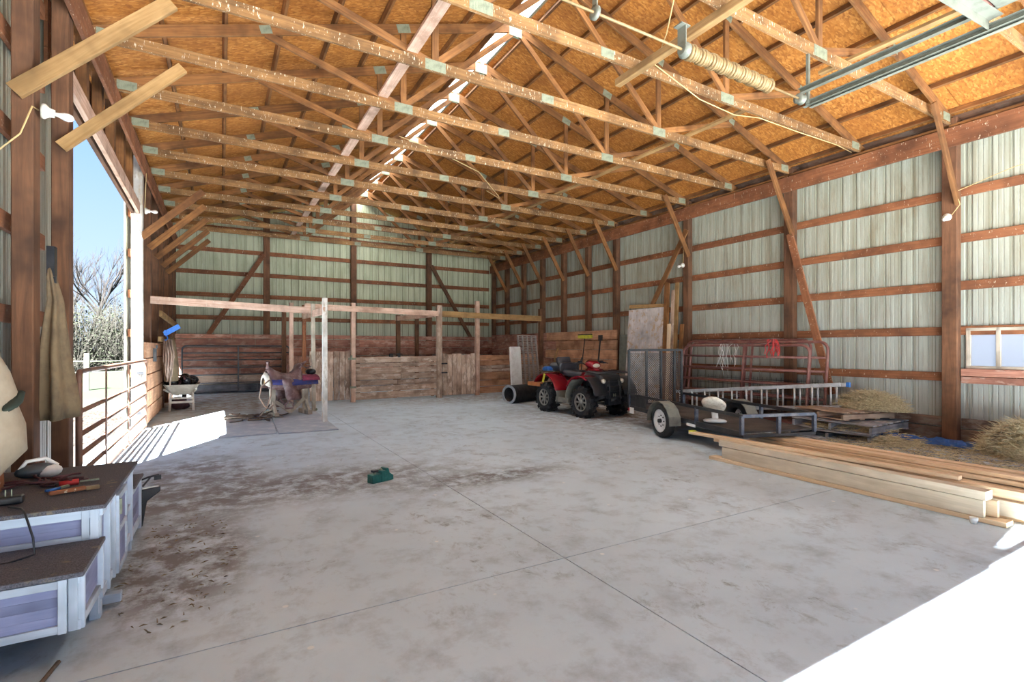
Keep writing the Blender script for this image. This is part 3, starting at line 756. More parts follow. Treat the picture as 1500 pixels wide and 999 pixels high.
# red gates against the right wall
for k, (dx, dy, h, lab) in enumerate(((0.0, 0.0, 1.50, 'red tube gate nearest to the ladder, front of the leaning gates'),
                                      (0.12, -0.10, 1.56, 'red tube gate in the middle of the leaning gates, behind the front one'),
                                      (0.24, 0.12, 1.60, 'red tube gate at the back of the leaning gates, against the steel wall'))):
    t = thing('field_gate', lab, 'gate', (9.08 + dx, 8.05 + dy, 0), -PI / 2, 'red gates leaning on the right wall')
    pipe_gate(t, 2.85 if k != 1 else 3.0, h, (0.30, 0.52, 0.76, 1.02, 1.27), (1.55,), 0.026, 'gatered', corner=.16)
    t.rotation_euler = (0, 0, -PI / 2); t.rotation_euler = (Euler((0.13, 0, 0)).to_matrix().to_4x4() and Matrix.Rotation(-PI / 2, 4, 'Z') @ Matrix.Rotation(-0.11, 4, 'X')).to_euler()
# wire mesh panel among them
t = thing('wire_panel', 'welded wire stock panel standing behind the red gates', 'wire panel', (9.50, 8.0, 0), -PI / 2)
g = Geo()
for k in range(30): g.tube([(k * .1, 0, .02), (k * .1, 0, .85)], .004, 4)
for k in range(7): g.tube([(0, 0, .05 + k * .125), (2.9, 0, .05 + k * .125)], .004, 4)
part('wire_grid', g, 'meshsteel', t)
# tangles on the gates
def strands(n, c, sp, L, r=.006, seed=1):
    rr = random.Random(seed); g = Geo()
    for k in range(n):
        p = V(c) + V((rr.uniform(-sp[0], sp[0]), rr.uniform(-sp[1], sp[1]), rr.uniform(-sp[2], sp[2]) * .2)); pts = [p]
        for q in range(5): pts.append(pts[-1] + V((rr.uniform(-.03, .03), rr.uniform(-.05, .05), -L / 5 * rr.uniform(.4, 1.4))))
        g.tube(pts, r, 4, smooth=False)
    return g
tag(part('strap', strands(11, (9.20, 5.90, 1.60), (.03, .11, .05), .32, .010, 3), 'red'), 'tangle of bright red straps over the tops of the red gates', 'strap')
tag(part('twine', strands(12, (9.18, 6.75, 1.52), (.03, .30, .05), .55, .004, 5), 'white'), 'thin pale blue baling twine hanging on the red gates', 'twine')

# ---- stalls
def posts_from(x, y, z1, w, mat='postgrey', z0=0.0): return ((x, y, z0), (x, y, z1), w, w, mat)
def post_thing(name, x, y, z1, w, d, mat, lab, rz=0.0, lean=(0, 0)):
    t = thing(name, lab, 'post', (x, y, 0), rz)
    beam('timber', (0, 0, 0), (lean[0], lean[1], z1), w, d, mat, t, up=(0, 1, 0))
    return t
t = post_thing('post', 1.72, 10.17, 2.40, 0.085, 0.10, 'postwhite', 'white painted post standing free in front of the stalls')
t = post_thing('post', 1.79, 11.95, 2.42, 0.075, 0.10, 'postgrey', 'grey weathered post just behind the white painted post', lean=(-.02, 0))
part('bolt', Geo().tube([(0.04, -.05, .06), (.04, .02, .06)], .03, 8), 'galv', t)
t = post_thing('post', 1.86, 14.05, 2.55, 0.09, 0.11, 'girt', 'brown stall post at the left edge of the plank stall doors')
t = post_thing('post', 1.58, 14.3, 2.62, 0.10, 0.13, 'rail', 'brown stall post directly behind the saddle')
t = post_thing('post', 1.62, 16.5, 2.58, 0.12, 0.10, 'post', 'dark stall post by the end of the gate at the far wall')
t = post_thing('post', 3.01, 13.58, 2.62, 0.11, 0.12, 'rail', 'stall post carrying the hinges of the wide plank doors')
part('hinge_plate', Geo().box((-.04, -.07, 1.15), (.20, .012, .05)).box((-.02, -.07, .40), (.16, .012, .05)).box((-.06, -.075, 1.19), (.05, .02, .10)), 'galv', t)
t = post_thing('post', 5.45, 13.62, 2.66, 0.15, 0.12, 'plank', 'thick stall post between the long plank front and the narrow door')
part('latch', Geo().box((.14, -.07, .98), (.18, .02, .04)).box((.14, -.07, .72), (.18, .02, .04)), 'blacksteel', t)
t = post_thing('post', 6.74, 13.75, 2.85, 0.12, 0.12, 'rail', 'tall stall post right of the narrow plank door')
t = post_thing('post', 9.05, 13.75, 2.70, 0.14, 0.13, 'post', 'brown stall post beside the grey plastic pallet')
t = post_thing('post', 4.95, 15.9, 2.50, 0.13, 0.10, 'post', 'dark post inside the right-hand stall, nearer of two')
t = post_thing('post', 6.25, 17.8, 2.60, 0.13, 0.10, 'post', 'dark post inside the right-hand stall, further back')
def rail_thing(p0, p1, w, h, mat, lab):
    t = thing('top_rail', lab, 'rail', p0, 0, 'top rails of the stalls')
    beam('board', p0, p1, w, h, mat, t, off=p0); return t
rail_thing((-1.20, 11.85, 2.37), (1.95, 12.02, 2.27), 0.045, 0.145, 'rail', 'long pale rail from the sunlit doorway post to the grey post')
rail_thing((1.70, 10.12, 2.15), (1.84, 14.1, 2.26), 0.045, 0.14, 'rail', 'short rail from the white painted post back to the stall')
rail_thing((1.80, 13.50, 2.48), (5.40, 13.55, 2.42), 0.045, 0.15, 'rail', 'dusty top rail over the long plank stall front')
rail_thing((5.40, 13.60, 2.42), (9.0, 13.66, 2.38), 0.045, 0.17, 'newwood', 'orange brown top rail over the right-hand stall')
rail_thing((5.35, 13.7, 2.40), (4.9, 15.95, 2.38), 0.045, 0.14, 'rail', 'rail running back from the thick stall post')
# stall fronts
t = thing('stall_door', 'wide stall door of vertical grey brown planks behind the white post', 'stall door', (1.95, 13.75, 0))
n = 7
for k in range(n):
    w = 1.02 / n; beam('plank', (k * w + w / 2, -.02 * k / 3, .06), (k * w + w / 2, -.02 * k / 3, 1.34 + random.uniform(-.012, .012)), w - .016, .03, 'plank', t, up=(0, 1, 0))
beam('cross_board', (0, .03, .35), (1.0, -.02, .35), .03, .1, 'plank', t); beam('cross_board', (0, .03, 1.1), (1.0, -.02, 1.1), .03, .1, 'plank', t)
part('chain', Geo().tube([(-.2, -.06, 1.0), (-.1, -.06, .93), (.05, -.05, .97)], .012, 6), 'gatedark', t)
t = thing('stall_partition', 'long stall front of horizontal pale brown planks', 'stall front', (3.06, 13.62, 0))
zz = .05
for k, h in enumerate((.20, .17, .15, .17, .17, .12, .17)):
    z = zz + h / 2; zz += h
    if k in (2, 3):
        c = .95 + .3 * k / 3
        beam('plank', (0, -.0, z), (c, 0, z), .035, h - .018, 'plank', t); beam('plank', (c + .01, 0, z), (2.33, .03, z), .035, h - .018, 'plank', t)
    else: beam('plank', (0.0, 0, z - .01), (2.33, .03, z + .01), .035, h - .018, 'plank', t)
for x in (.1, 1.1, 2.2): beam('batten', (x, .035, .05), (x, .035, 1.2), .09, .03, 'post', t, up=(0, 1, 0))
t2 = thing('cable_coil', 'black hook brackets sitting on top of the long plank front', 'bracket', (4.05, 13.64, 1.20))
part('bracket_body', Geo().box((0, 0, .03), (.10, .05, .10)).box((.22, 0, .03), (.07, .05, .11)).bar((-.05, -.04, .07), (.3, -.04, .06), .03, .02), 'blacksteel', t2)
t2.name = 'hook_bracket'
t = thing('stall_door', 'narrow stall door of vertical worn planks with a chewed top edge', 'stall door', (5.56, 13.66, 0))
for k in range(7):
    w = 1.10 / 7; hh = 1.24 + (0.035, -.005, .02, .03, -.02, .0, .03)[k]
    beam('plank', (k * w + w / 2, .01 * k, .05), (k * w + w / 2, .01 * k, hh), w - .016, .03, 'plank', t, up=(0, 1, 0))
beam('cross_board', (0, .05, .35), (1.1, .11, .35), .03, .1, 'plank', t); beam('cross_board', (0, .05, 1.0), (1.1, .11, 1.0), .03, .1, 'plank', t)
t = thing('stall_partition', 'stall front of wide horizontal planks right of the narrow door', 'stall front', (6.82, 13.85, 0))
zz = .04
for k, h in enumerate((.22, .19, .25, .10, .10, .16, .16)):
    z = zz + h / 2; zz += h
    beam('plank', (0.0, 0, z - .01), (2.2, -.02, z + .01), .035, h - .018, 'plank' if k in (3, 4) else 'plankorange', t)
# divider between saddle corner and stalls
t = thing('stall_divider', 'low board divider running back from the plank doors to the far wall', 'stall divider', (1.84, 14.1, 0))
for k in range(4): beam('plank', (0, .1, .2 + k * .29), (0, 4.1, .2 + k * .29), .035, .27, 'plankred', t)

# ---- rubber mats
for k, (pts, lab) in enumerate(((((-.05, 9.22), (.80, 9.24), (.90, 12.0), (.10, 11.7)), 'left grey rubber mat lying under the sunny corner beside the rope'),
                                 (((.82, 9.18), (1.78, 9.14), (1.84, 12.6), (.93, 12.4)), 'right grey rubber mat under the saddle stand'))):
    g = Geo(); cx = sum(p[0] for p in pts) / 4; cy = sum(p[1] for p in pts) / 4
    g.prism([(p[0] - cx, p[1] - cy) for p in pts], 0.0, 0.022, 'z')
    g.f = [tuple(reversed(f)) for f in g.f]
    o = part('rubber_mat', g, 'mat', bevel=.005); o.location = (cx, cy, 0.0); tag(o, lab, 'mat', 'rubber mats')
# ---- rope heap
rr = random.Random(11); g = Geo()
for k in range(26):
    p = V((rr.uniform(-.42, .42), rr.uniform(-.28, .28), .02 + rr.uniform(0, .07))); pts = [p]; a = rr.uniform(0, 6.28)
    for q in range(7):
        a += rr.uniform(-.9, .9); pts.append(pts[-1] + V((math.cos(a) * .09, math.sin(a) * .06, rr.uniform(-.015, .015))))
        pts[-1].z = max(pts[-1].z, .015)
    g.tube(pts, .011, 5)
o = part('rope_heap', g, 'rope'); o.location = (.45, 11.25, .02); tag(o, 'heap of dark braided rope and straps on the floor mat', 'rope')

# ---- saddle on a timber stand
t = thing('saddle_stand', 'rough timber sawhorse stand holding the saddle', 'saddle stand', (1.20, 11.55, 0.022), 0.25)
beam('top_beam', (-.45, 0, .70), (.52, 0, .70), .12, .09, 'newwood', t)
for x in (-.30, .38):
    beam('leg', (x, 0, 0), (x, 0, .66), .10, .09, 'postgrey', t, up=(0, 1, 0))
    beam('foot', (x, -.26, .045), (x, .26, .045), .09, .09, 'postgrey', t)
    beam('strut', (x, -.2, .06), (x, 0, .32), .05, .07, 'postgrey', t)
beam('strut', (-.25, -.03, .30), (.05, -.03, .06), .04, .07, 'postgrey', t); beam('strut', (.35, -.03, .34), (.05, -.03, .06), .04, .07, 'postgrey', t)
t = thing('saddle', 'brown western riding saddle with horn, fenders and cream fleece edge', 'saddle', (1.12, 11.53, 0.79), 0.25)
# seat and tree: lofted arch sections along x (front horn at -x)
def arch(x, w, top, drop, th=.03, n=14):
    out = []
    for k in range(n + 1):
        a = PI * k / n; out.append(V((x, -w * math.cos(a), -drop + (top + drop) * math.sin(a) ** .8)))
    for k in range(n, -1, -1):
        a = PI * k / n; out.append(V((x, -(w - th) * math.cos(a), -drop + (top + drop - th) * math.sin(a) ** .8)))
    return out
g = Geo().loft([arch(x, w, tp, dr) for x, w, tp, dr in ((-.34, .17, .20, .06), (-.28, .22, .26, .10), (-.20, .24, .20, .14), (-.05, .25, .13, .15), (.10, .25, .12, .15), (.20, .26, .17, .14), (.27, .27, .27, .12), (.31, .25, .25, .10))])
part('seat', g, 'leather', t)
g = Geo().loft([arch(x, w, tp, dr, .02) for x, w, tp, dr in ((-.36, .22, .10, .18), (-.1, .28, .10, .22), (.2, .30, .10, .22), (.46, .29, .09, .20), (.50, .26, .07, .18))])
part('skirt', g, 'leather', t)
part('horn', Geo().lathe([(.045, 0), (.03, .05), (.022, .09), (.03, .12), (.042, .135), (.03, .15), (.004, .155)], (-.31, 0, .22), n=12), 'leather', t)
part('cantle', Geo().ell((.30, 0, .25), (.035, .22, .08), 14, 8, (0, .5, 0)).ell((.37, -.05, .30), (.13, .05, .03), 10, 6, (0, -.6, 0)), 'leather', t)
for s_ in (-1, 1):
    g = Geo()
    rings = []
    for k in range(8):
        z = .02 - k * .065; w = (.10, .12, .13, .13, .13, .14, .15, .13)[k]; bulge = s_ * (.27 + .03 * math.sin(k / 7 * PI))
        cx = -.02 + .02 * k
        rings.append([V((cx - w, bulge, z)), V((cx, bulge + s_ * .02, z)), V((cx + w, bulge, z)), V((cx + w, bulge - s_ * .012, z)), V((cx, bulge + s_ * .006, z)), V((cx - w, bulge - s_ * .012, z))])
    g.loft(rings, True, True); part('fender', g, 'leather', t)
    part('stirrup', Geo().tube([(.02, s_ * .27, -.44), (-.06, s_ * .27, -.52), (-.06, s_ * .27, -.60), (.10, s_ * .27, -.60), (.10, s_ * .27, -.52), (.02, s_ * .27, -.44)], .018, 8), 'leather', t)
part('fleece', Geo().loft([arch(x, w, tp, dr, .05) for x, w, tp, dr in ((-.40, .16, .09, .10), (-.36, .23, .15, .14), (-.33, .24, .14, .15))]), 'fleece', t)
g = Geo().loft([arch(x, w, tp, dr, .018) for x, w, tp, dr in ((-.30, .27, .05, .10), (.1, .31, .05, .13), (.62, .31, .04, .12))]); part('saddle_blanket', g, 'blanket', t, label='navy and wine woven saddle blanket')
part('blanket_fold', Geo().loft([arch(x, w, tp, dr, .02) for x, w, tp, dr in ((.30, .30, .085, .04), (.66, .30, .08, .04))]), 'blanketred', t)
part('saddle_bag', Geo().ell((.58, 0, .13), (.10, .16, .07), 12, 8), 'blackplastic', t)
part('cinch_strap', Geo().tube([(-.36, -.25, .0), (-.52, -.27, -.12), (-.56, -.27, -.34), (-.46, -.28, -.52), (-.36, -.28, -.58), (-.30, -.28, -.5)], .014, 6).tube([(-.34, -.26, .0), (-.34, -.28, -.3), (-.42, -.28, -.55), (-.6, -.3, -.76)], .014, 6), 'leatherlt', t)
t = thing('rein', 'dark leather rein trailing from the saddle to the rope heap', 'rein', (.75, 11.3, .03))
part('strap', Geo().tube([(.10, -.02, .26), (.03, .0, .16), (-.1, .0, .06), (-.25, .02, .02), (-.36, .05, .02)], .013, 6), 'blackplastic', t)

# ---- wheelbarrow
t = thing('wheelbarrow', 'dusty cream wheelbarrow standing in the left corner', 'wheelbarrow', (-.80, 13.75, 0), 0.0)
def ring(cx, cy, z, hx, hy, ch=.05):
    return [V(p) for p in ((cx - hx + ch, cy - hy, z), (cx + hx - ch, cy - hy, z), (cx + hx, cy - hy + ch, z), (cx + hx, cy + hy - ch, z), (cx + hx - ch, cy + hy, z), (cx - hx + ch, cy + hy, z), (cx - hx, cy + hy - ch, z), (cx - hx, cy - hy + ch, z))]
g = Geo().loft([ring(0, .30, .36, .20, .28), ring(0, .28, .45, .27, .36), ring(0, .25, .58, .33, .43), ring(0, .25, .60, .345, .445), ring(0, .25, .60, .32, .42), ring(0, .28, .46, .26, .35), ring(0, .30, .38, .19, .27)], True, False)
part('tray', g, 'barrow', t)
for s_ in (-1, 1):
    part('handle', Geo().tube([(s_ * .12, .85, .28), (s_ * .20, .3, .36), (s_ * .25, -.1, .44), (s_ * .30, -.45, .52)], [.018, .02, .02, .022], 8), 'barrow', t)
    beam('leg', (s_ * .23, -.10, .0), (s_ * .21, .0, .42), .05, .05, 'postwhite', t, up=(0, 1, 0))
beam('leg_brace', (-.22, -.07, .20), (.22, -.07, .20), .03, .05, 'postwhite', t); beam('leg_brace', (-.22, -.07, .29), (.22, -.07, .29), .03, .04, 'postwhite', t)
part('wheel', Geo().lathe([(.05, -.03), (.14, -.045), (.185, -.03), (.19, 0), (.185, .03), (.14, .045), (.05, .03)], (0, .85, .19), 'x', 18), 'rubber', t)
rr = random.Random(5)
g = Geo()
for k in range(9): g.ell((rr.uniform(-.20, .24), .22 + rr.uniform(-.2, .2), rr.uniform(.58, .70)), (rr.uniform(.10, .17), rr.uniform(.1, .16), rr.uniform(.07, .12)), 11, 8, (rr.uniform(0, 3), rr.uniform(0, 3), 0), .10)
o = part('bin_bag', g, 'bagblack'); o.location = (-.82, 13.75, .0); tag(o, 'glossy black plastic bag heaped in the wheelbarrow', 'bag')
g = Geo()
for k in range(10):
    a = rr.uniform(0, 6.28); p = V((rr.uniform(-.25, .1), .25 + rr.uniform(-.2, .25), rr.uniform(.62, .76))); g.tube([p, p + V((math.cos(a) * .15, math.sin(a) * .1, .05)), p + V((math.cos(a) * .25, math.sin(a) * .2, -.03))], .02, 6)
o = part('harness', g, 'bagred'); o.location = (-.86, 13.75, 0); tag(o, 'tangle of dark red horse harness lying on the black bag', 'harness')
g = Geo().ell((0, 0, .15), (.16, .14, .15), 12, 8, None, .08).ell((.12, .05, .08), (.12, .10, .08), 12, 8, None, .08)
o = part('sack', g, 'bagred'); o.location = (-.90, 14.05, 0); tag(o, 'crumpled dark red sack on the floor under the wheelbarrow', 'sack')
# ---- tack on the left posts
t = thing('hanging_tack', 'bundle of brown leather halters hanging on the left posts', 'tack', (-1.02, 12.75, 1.0))
g = Geo()
for k in range(12):
    x0 = rr.uniform(-.04, .08); y0 = rr.uniform(-.3, .3); z1 = rr.uniform(-.45, .1)
    g.tube([(x0, y0, .62), (x0 + .05, y0 + .03, .25), (x0 + .02, y0 + rr.uniform(-.1, .1), z1), (x0 - .01, y0 + .05, z1 + .2), (x0, y0 + .06, .6)], .012, 5)
part('straps', g, 'leatherlt', t); part('hook_board', Geo().box((-.08, 0, .62), (.05, .75, .10)), 'newwood', t)
g = Geo().loft([[V((math.cos(a) * w + .04 * math.sin(3 * a) * w, math.sin(a) * w * 1.7, z)) for a in [2 * PI * q / 14 for q in range(14)]] for z, w in ((-.35, .13), (-.1, .15), (.2, .12), (.45, .09), (.62, .05))])
o = part('jacket', g, 'canvas'); o.location = (-.98, 13.45, 1.05); tag(o, 'brown work coat hanging beside the tack on the left posts', 'coat')
o = part('blue_halter', Geo().box((0, 0, .03), (.03, .22, .10)).bar((-.02, 0, .0), (.24, 0, .17), .03, .10).tube([(0, .1, .05), (.03, .12, -.1), (.0, .02, -.12)], .012, 6), 'blue'); o.location = (-1.0, 12.35, 1.72); tag(o, 'bright blue halter webbing hooked above the hanging tack', 'halter')
o = part('padlock_box', Geo().box((0, 0, 0), (.05, .10, .26)).box((.03, 0, .16), (.03, .06, .07)), 'gatedark'); o.location = (-1.15, 12.1, 1.30); tag(o, 'small grey switch box on the left post beside the doorway', 'box')
beam_t = thing('loose_brace', 'short loose timber strut above the hanging tack', 'board', (-1.1, 12.6, 2.0))
beam('board', (0, 0, .15), (.12, 2.6, -.02), .05, .12, 'newwood', beam_t)

# ---- black drum roll on floor
t = thing('tarpaulin_roll', 'black ribbed plastic culvert pipe lying beside the stall front', 'pipe', (6.42, 11.25, 0.235), 0.30)
g = Geo(); prof = []
for k in range(24):
    prof += [(.235, k * .05), (.222, k * .05 + .025)]
prof.append((.235, 1.2)); prof += [(.19, 1.2), (.19, 0.0), (.235, 0)]
g.lathe(prof, (0, 0, 0), 'x', 24, True, False); part('pipe_wall', g, 'rubber', t, label=None)
part('end_rim', Geo().lathe([(.24, -.012), (.24, .02), (.185, .02), (.185, -.012), (.24, -.012)], (0, 0, 0), 'x', 24, False, False), 'mat', t)
part('inner_hub', Geo().lathe([(.06, .30), (.19, .30), (.19, .33), (.06, .33), (.06, .30)], (0, 0, 0), 'x', 20, False, False), 'blackplastic', t)
t.name = 'culvert_pipe'
# ---- white foam slab and grey slotted pallet
t = thing('foam_board', 'narrow white foam board standing against the stall planks', 'board', (7.28, 12.35, 0))
part('slab', Geo().box((0, 0, .74), (.34, .09, 1.46), (-.10, 0, 0)), 'white', t, bevel=.01)
t = thing('slotted_pallet', 'tall grey plastic pallet with slots stood on end', 'pallet', (8.05, 12.75, 0))
g = Geo()
for x in (-.35, -.175, 0, .175, .35): g.box((x, 0, .92), (.045, .05, 1.80))
for k in range(36): g.box((0, 0, .04 + k * .0507), (.72, .035, .018))
part('slotted_deck', g, 'palletgrey', t); t.rotation_euler = (-.12, 0, .15)
t = thing('slotted_pallet', 'second plastic pallet, brown with dust, low behind the grey one', 'pallet', (8.45, 13.15, 0))
g = Geo()
for x in (-.45, -.2, .05, .3, .45): g.box((x, 0, .45), (.045, .05, .88))
for k in range(16): g.box((0, 0, .04 + k * .055), (.95, .035, .02))
part('slotted_deck', g, 'palletbrown', t); t.rotation_euler = (-.10, 0, 0)
# ---- broom and pole
t = thing('push_broom', 'push broom with yellow head standing upside down behind the quad bike', 'broom', (9.15, 11.9, 0))
part('handle', Geo().tube([(0, 0, 0), (.25, .0, 1.72)], .014, 8), 'blacksteel', t)
part('head', Geo().box((.26, 0, 1.77), (.08, .62, .09)).box((.26, 0, 1.725), (.05, .45, .03)), 'yellow', t, bevel=.012)
part('bristles', Geo().box((.26, 0, 1.83), (.06, .60, .03)), 'blackplastic', t)
t = thing('tool_handle', 'black long-handled tool leaning on the brown lining planks', 'tool', (9.2, 11.2, 0))
part('shaft', Geo().tube([(0, 0, 0), (.26, .05, 1.78)], .022, 8), 'blacksteel', t); part('grip', Geo().box((.25, .05, 1.72), (.03, .16, .16)), 'blacksteel', t)

# ---- quad bike
def lugs_tyre(root, loc, R=.315, w=.22, side=-1):
    y = part('tyre', Geo().lathe([(R * .56, -w / 2 + .02), (R * .75, -w / 2), (R * .93, -w / 2 + .005), (R * .985, -w / 2 + .03), (R, 0), (R * .985, w / 2 - .03), (R * .93, w / 2 - .005), (R * .75, w / 2), (R * .56, w / 2 - .02)], (0, 0, 0), 'x', 28, True, False), 'rubber', root)
    g = Geo()
    for k in range(16):
        a = 2 * PI * k / 16
        for s_ in (-1, 1):
            aa = a + (0.2 if s_ > 0 else 0); rot = Matrix.Rotation(-aa, 3, 'X') @ Matrix.Rotation(s_ * .45, 3, 'Z')
            c = Matrix.Rotation(-aa, 3, 'X') @ V((s_ * w * .27, 0, R + .006)); g.box(c, (w * .50, .032, .034), rot)
            c = Matrix.Rotation(-aa, 3, 'X') @ V((s_ * w * .49, 0, R * .93)); g.box(c, (.024, .034, .05), Matrix.Rotation(-aa, 3, 'X'))
    lg = part('tread_lugs', g, 'rubber', root); y.location = lg.location = loc
    g = Geo().lathe([(R * .58, .0), (R * .60, -.03), (R * .54, -.03), (R * .52, .0)], (side * (w / 2 - .035), 0, 0), 'x', 28, True, False)
    g.lathe([(.02, -.02), (.055, -.015), (.06, .02), (.0, .03)] if side > 0 else [(.0, -.03), (.06, -.02), (.055, .015), (.02, .02)], (side * (w / 2 - .03), 0, 0), 'x', 14)
    for k in range(8):
        rot = Matrix.Rotation(2 * PI * k / 8, 3, 'X')
        g.box(rot @ V((side * (w / 2 - .03), 0, R * .33)), (.022, .036, R * .46), rot)
        r = part('wheel_rim', g, 'rim', root); r.location = loc
    bk = part('wheel_well', Geo().lathe([(R * .57, -.01), (R * .57, .01), (R * .1, .01), (R * .1, -.01)], (side * (w / 2 - .075), 0, 0), 'x', 20, True, False), 'blackplastic', root); bk.location = loc
q = thing('quad_bike', 'red and black quad bike with racks facing the doorway', 'quad bike', (6.94, 8.90, 0), 0.02)
for sx in (-1, 1):
    for yy, w in ((-.64, .21), (.64, .25)): lugs_tyre(q, (sx * .46, yy, .320), .315, w, sx)
def fender(x0, x1, cy, cz, r, a0, a1, th, mat, name, n=10, flare=0.0):
    rings = []
    for k in range(n + 1):
        a = a0 + (a1 - a0) * k / n; c, s_ = math.cos(a), math.sin(a)
        rings.append([V((x0, cy + c * r, cz + s_ * r)), V((x1, cy + c * (r - flare), cz + s_ * (r - flare))), V((x1, cy + c * (r - flare - th), cz + s_ * (r - flare - th))), V((x0, cy + c * (r - th), cz + s_ * (r - th)))])
    return part(name, Geo().loft(rings, True, True), mat, q, bevel=.004)
for sx in (-1, 1):
    a, b_ = sx * .22, sx * .60
    fender(a, b_, .62, .38, .50, math.radians(35), math.radians(165), .025, 'redpaint', 'rear_fender', flare=.02)
    fender(a, b_, -.62, .38, .50, math.radians(30), math.radians(120), .025, 'redpaint', 'front_fender', flare=.02)
    fender(a, sx * .57, -.62, .37, .47, math.radians(-12), math.radians(60), .02, 'mudplastic', 'mud_guard')
    fender(a, sx * .57, .62, .37, .47, math.radians(125), math.radians(200), .02, 'mudplastic', 'mud_guard')
    fender(a, sx * .58, -.62, .38, .51, math.radians(112), math.radians(168), .022, 'blackplastic', 'fender_flare')
    part('footwell', Geo().box((sx * .40, 0.0, .27), (.30, .50, .03)).box((sx * .54, 0, .32), (.02, .46, .10)), 'mudplastic', q, bevel=.008)
    part('side_panel', Geo().prism([(-.26, .42), (.24, .42), (.30, .62), (.05, .80), (-.22, .72)], sx * .16, sx * .25, 'x'), 'redpaint', q, bevel=.02)
    part('engine_cover', Geo().box((sx * .17, .0, .42), (.12, .44, .26)), 'blackplastic', q, bevel=.03)
    part('headlamp', Geo().lathe([(.0, -.03), (.045, -.02), (.05, .02), (.0, .03)], (sx * .25, -1.0, .76), 'y', 16), 'lens', q)
    part('suspension_arm', Geo().tube([(sx * .12, -.64, .34), (sx * .40, -.64, .30)], .02, 8).tube([(sx * .12, -.80, .32), (sx * .40, -.62, .27)], .018, 8).tube([(sx * .16, -.72, .70), (sx * .34, -.66, .34)], .035, 10).tube([(sx * .12, .64, .34), (sx * .38, .64, .30)], .025, 8), 'mudplastic', q)
    part('decal', Geo().box((sx * .606, .60, .76), (.004, .07, .20), (.35, 0, 0)), 'yellow', q)
    part('handlebar_grip', Geo().tube([(sx * .33, -.30, 1.12), (sx * .45, -.26, 1.11)], .02, 8).tube([(sx * .30, -.36, 1.13), (sx * .43, -.38, 1.10)], .008, 6).box((sx * .30, -.31, 1.13), (.07, .06, .06)), 'blackplastic', q)
part('frame', Geo().box((0, 0, .38), (.26, 1.5, .12)).box((0, .75, .5), (.4, .3, .2)), 'blackplastic', q, bevel=.02)
g = Geo().loft([[V((x * w, y, z0 + (z1 - z0) * tz)) for x, tz in ((-1, 0), (-1.02, .6), (-.8, 1), (.8, 1), (1.02, .6), (1, 0))] for y, w, z0, z1 in ((-1.02, .24, .42, .78), (-.92, .33, .38, .88), (-.70, .33, .40, .93), (-.45, .26, .50, .96), (-.30, .20, .60, .92))])
part('nose_panel', g, 'blackplastic', q, bevel=.012)
g = Geo().loft([[V((x * w, y, z0 + (z1 - z0) * tz)) for x, tz in ((-1, 0), (-1, .5), (-.5, 1), (.5, 1), (1, .5), (1, 0))] for y, w, z0, z1 in ((-.72, .16, .86, .93), (-.55, .22, .86, .99), (-.35, .19, .80, 1.02), (-.12, .14, .76, .93))])
part('hood', g, 'redpaint', q, bevel=.012)
part('headlight_pod', Geo().loft([[V((x * w, y, z + zz * h)) for x, zz in ((-1, -.2), (-.85, .6), (-.4, 1), (.4, 1), (.85, .6), (1, -.2), (.6, -1), (-.6, -1))] for y, w, z, h in ((-.50, .12, 1.06, .06), (-.44, .16, 1.07, .085), (-.30, .15, 1.09, .085), (-.24, .09, 1.10, .05))]), 'redpaint', q)
part('pod_lens', Geo().ell((0, -.475, 1.06), (.125, .045, .055), 14, 8), 'lens', q)
part('handlebar', Geo().tube([(-.42, -.27, 1.11), (-.25, -.30, 1.13), (-.10, -.28, 1.06), (.10, -.28, 1.06), (.25, -.30, 1.13), (.42, -.27, 1.11)], .014, 8).tube([(0, -.35, .85), (0, -.28, 1.06)], .03, 8), 'blacksteel', q)
g = Geo().loft([[V((x * w, y, z + zz * .07)) for x, zz in ((-1, -1), (-1.05, .1), (-.8, .8), (0, 1), (.8, .8), (1.05, .1), (1, -1))] for y, w, z in ((-.22, .11, .86), (-.05, .15, .85), (.20, .19, .86), (.45, .20, .90), (.55, .18, .92))])
part('seat', g, 'seatvinyl', q)
part('rear_trunk', Geo().loft([[V((x * w, y, z)) for x, y, z in ((-1, .42, z_), (1, .42, z_), (1, .85, z_), (-1, .85, z_))] for z_, w in ((.90, .27), (1.02, .29), (1.10, .22))], True, False), 'seatvinyl', q, bevel=.025)
part('backrest', Geo().box((0, .66, 1.15), (.36, .09, .16), (-.3, 0, 0)), 'seatvinyl', q, bevel=.03)
part('grab_handle', Geo().tube([(-.24, .50, .98), (-.34, .46, 1.12), (-.38, .44, 1.20)], .014, 6).tube([(.22, .44, .98), (.26, .36, 1.12), (.28, .33, 1.22)], .014, 6), 'blacksteel', q)
g = Geo()
for x in (-.34, -.17, 0, .17, .34): g.tube([(x, -1.0, .93), (x, -.50, .95)], .012, 6)
g.tube([(-.44, -.48, .955), (-.46, -.9, .94), (-.38, -1.03, .93), (.38, -1.03, .93), (.46, -.9, .94), (.44, -.48, .955)], .014, 6)
part('front_rack', g, 'blackplastic', q)
g = Geo()
for x in (-.34, -.17, 0, .17, .34): g.tube([(x, .45, .91), (x, 1.0, .90)], .012, 6)
g.tube([(-.46, .42, .91), (-.48, .9, .90), (-.38, 1.03, .90), (.38, 1.03, .90), (.48, .9, .90), (.46, .42, .91)], .014, 6)
part('rear_rack', g, 'blackplastic', q)
g = Geo()
for x in (-.14, .14): g.tube([(x, -1.06, .40), (x, -1.08, .60), (x * .9, -1.03, .78)], .018, 8)
for z in (.45, .56, .67): g.tube([(-.20, -1.06, z), (.20, -1.06, z)], .013, 6)
g.box((0, -1.03, .58), (.40, .03, .34)); g.box((0, -1.0, .35), (.34, .12, .14))
part('front_bumper', g, 'blackplastic', q)
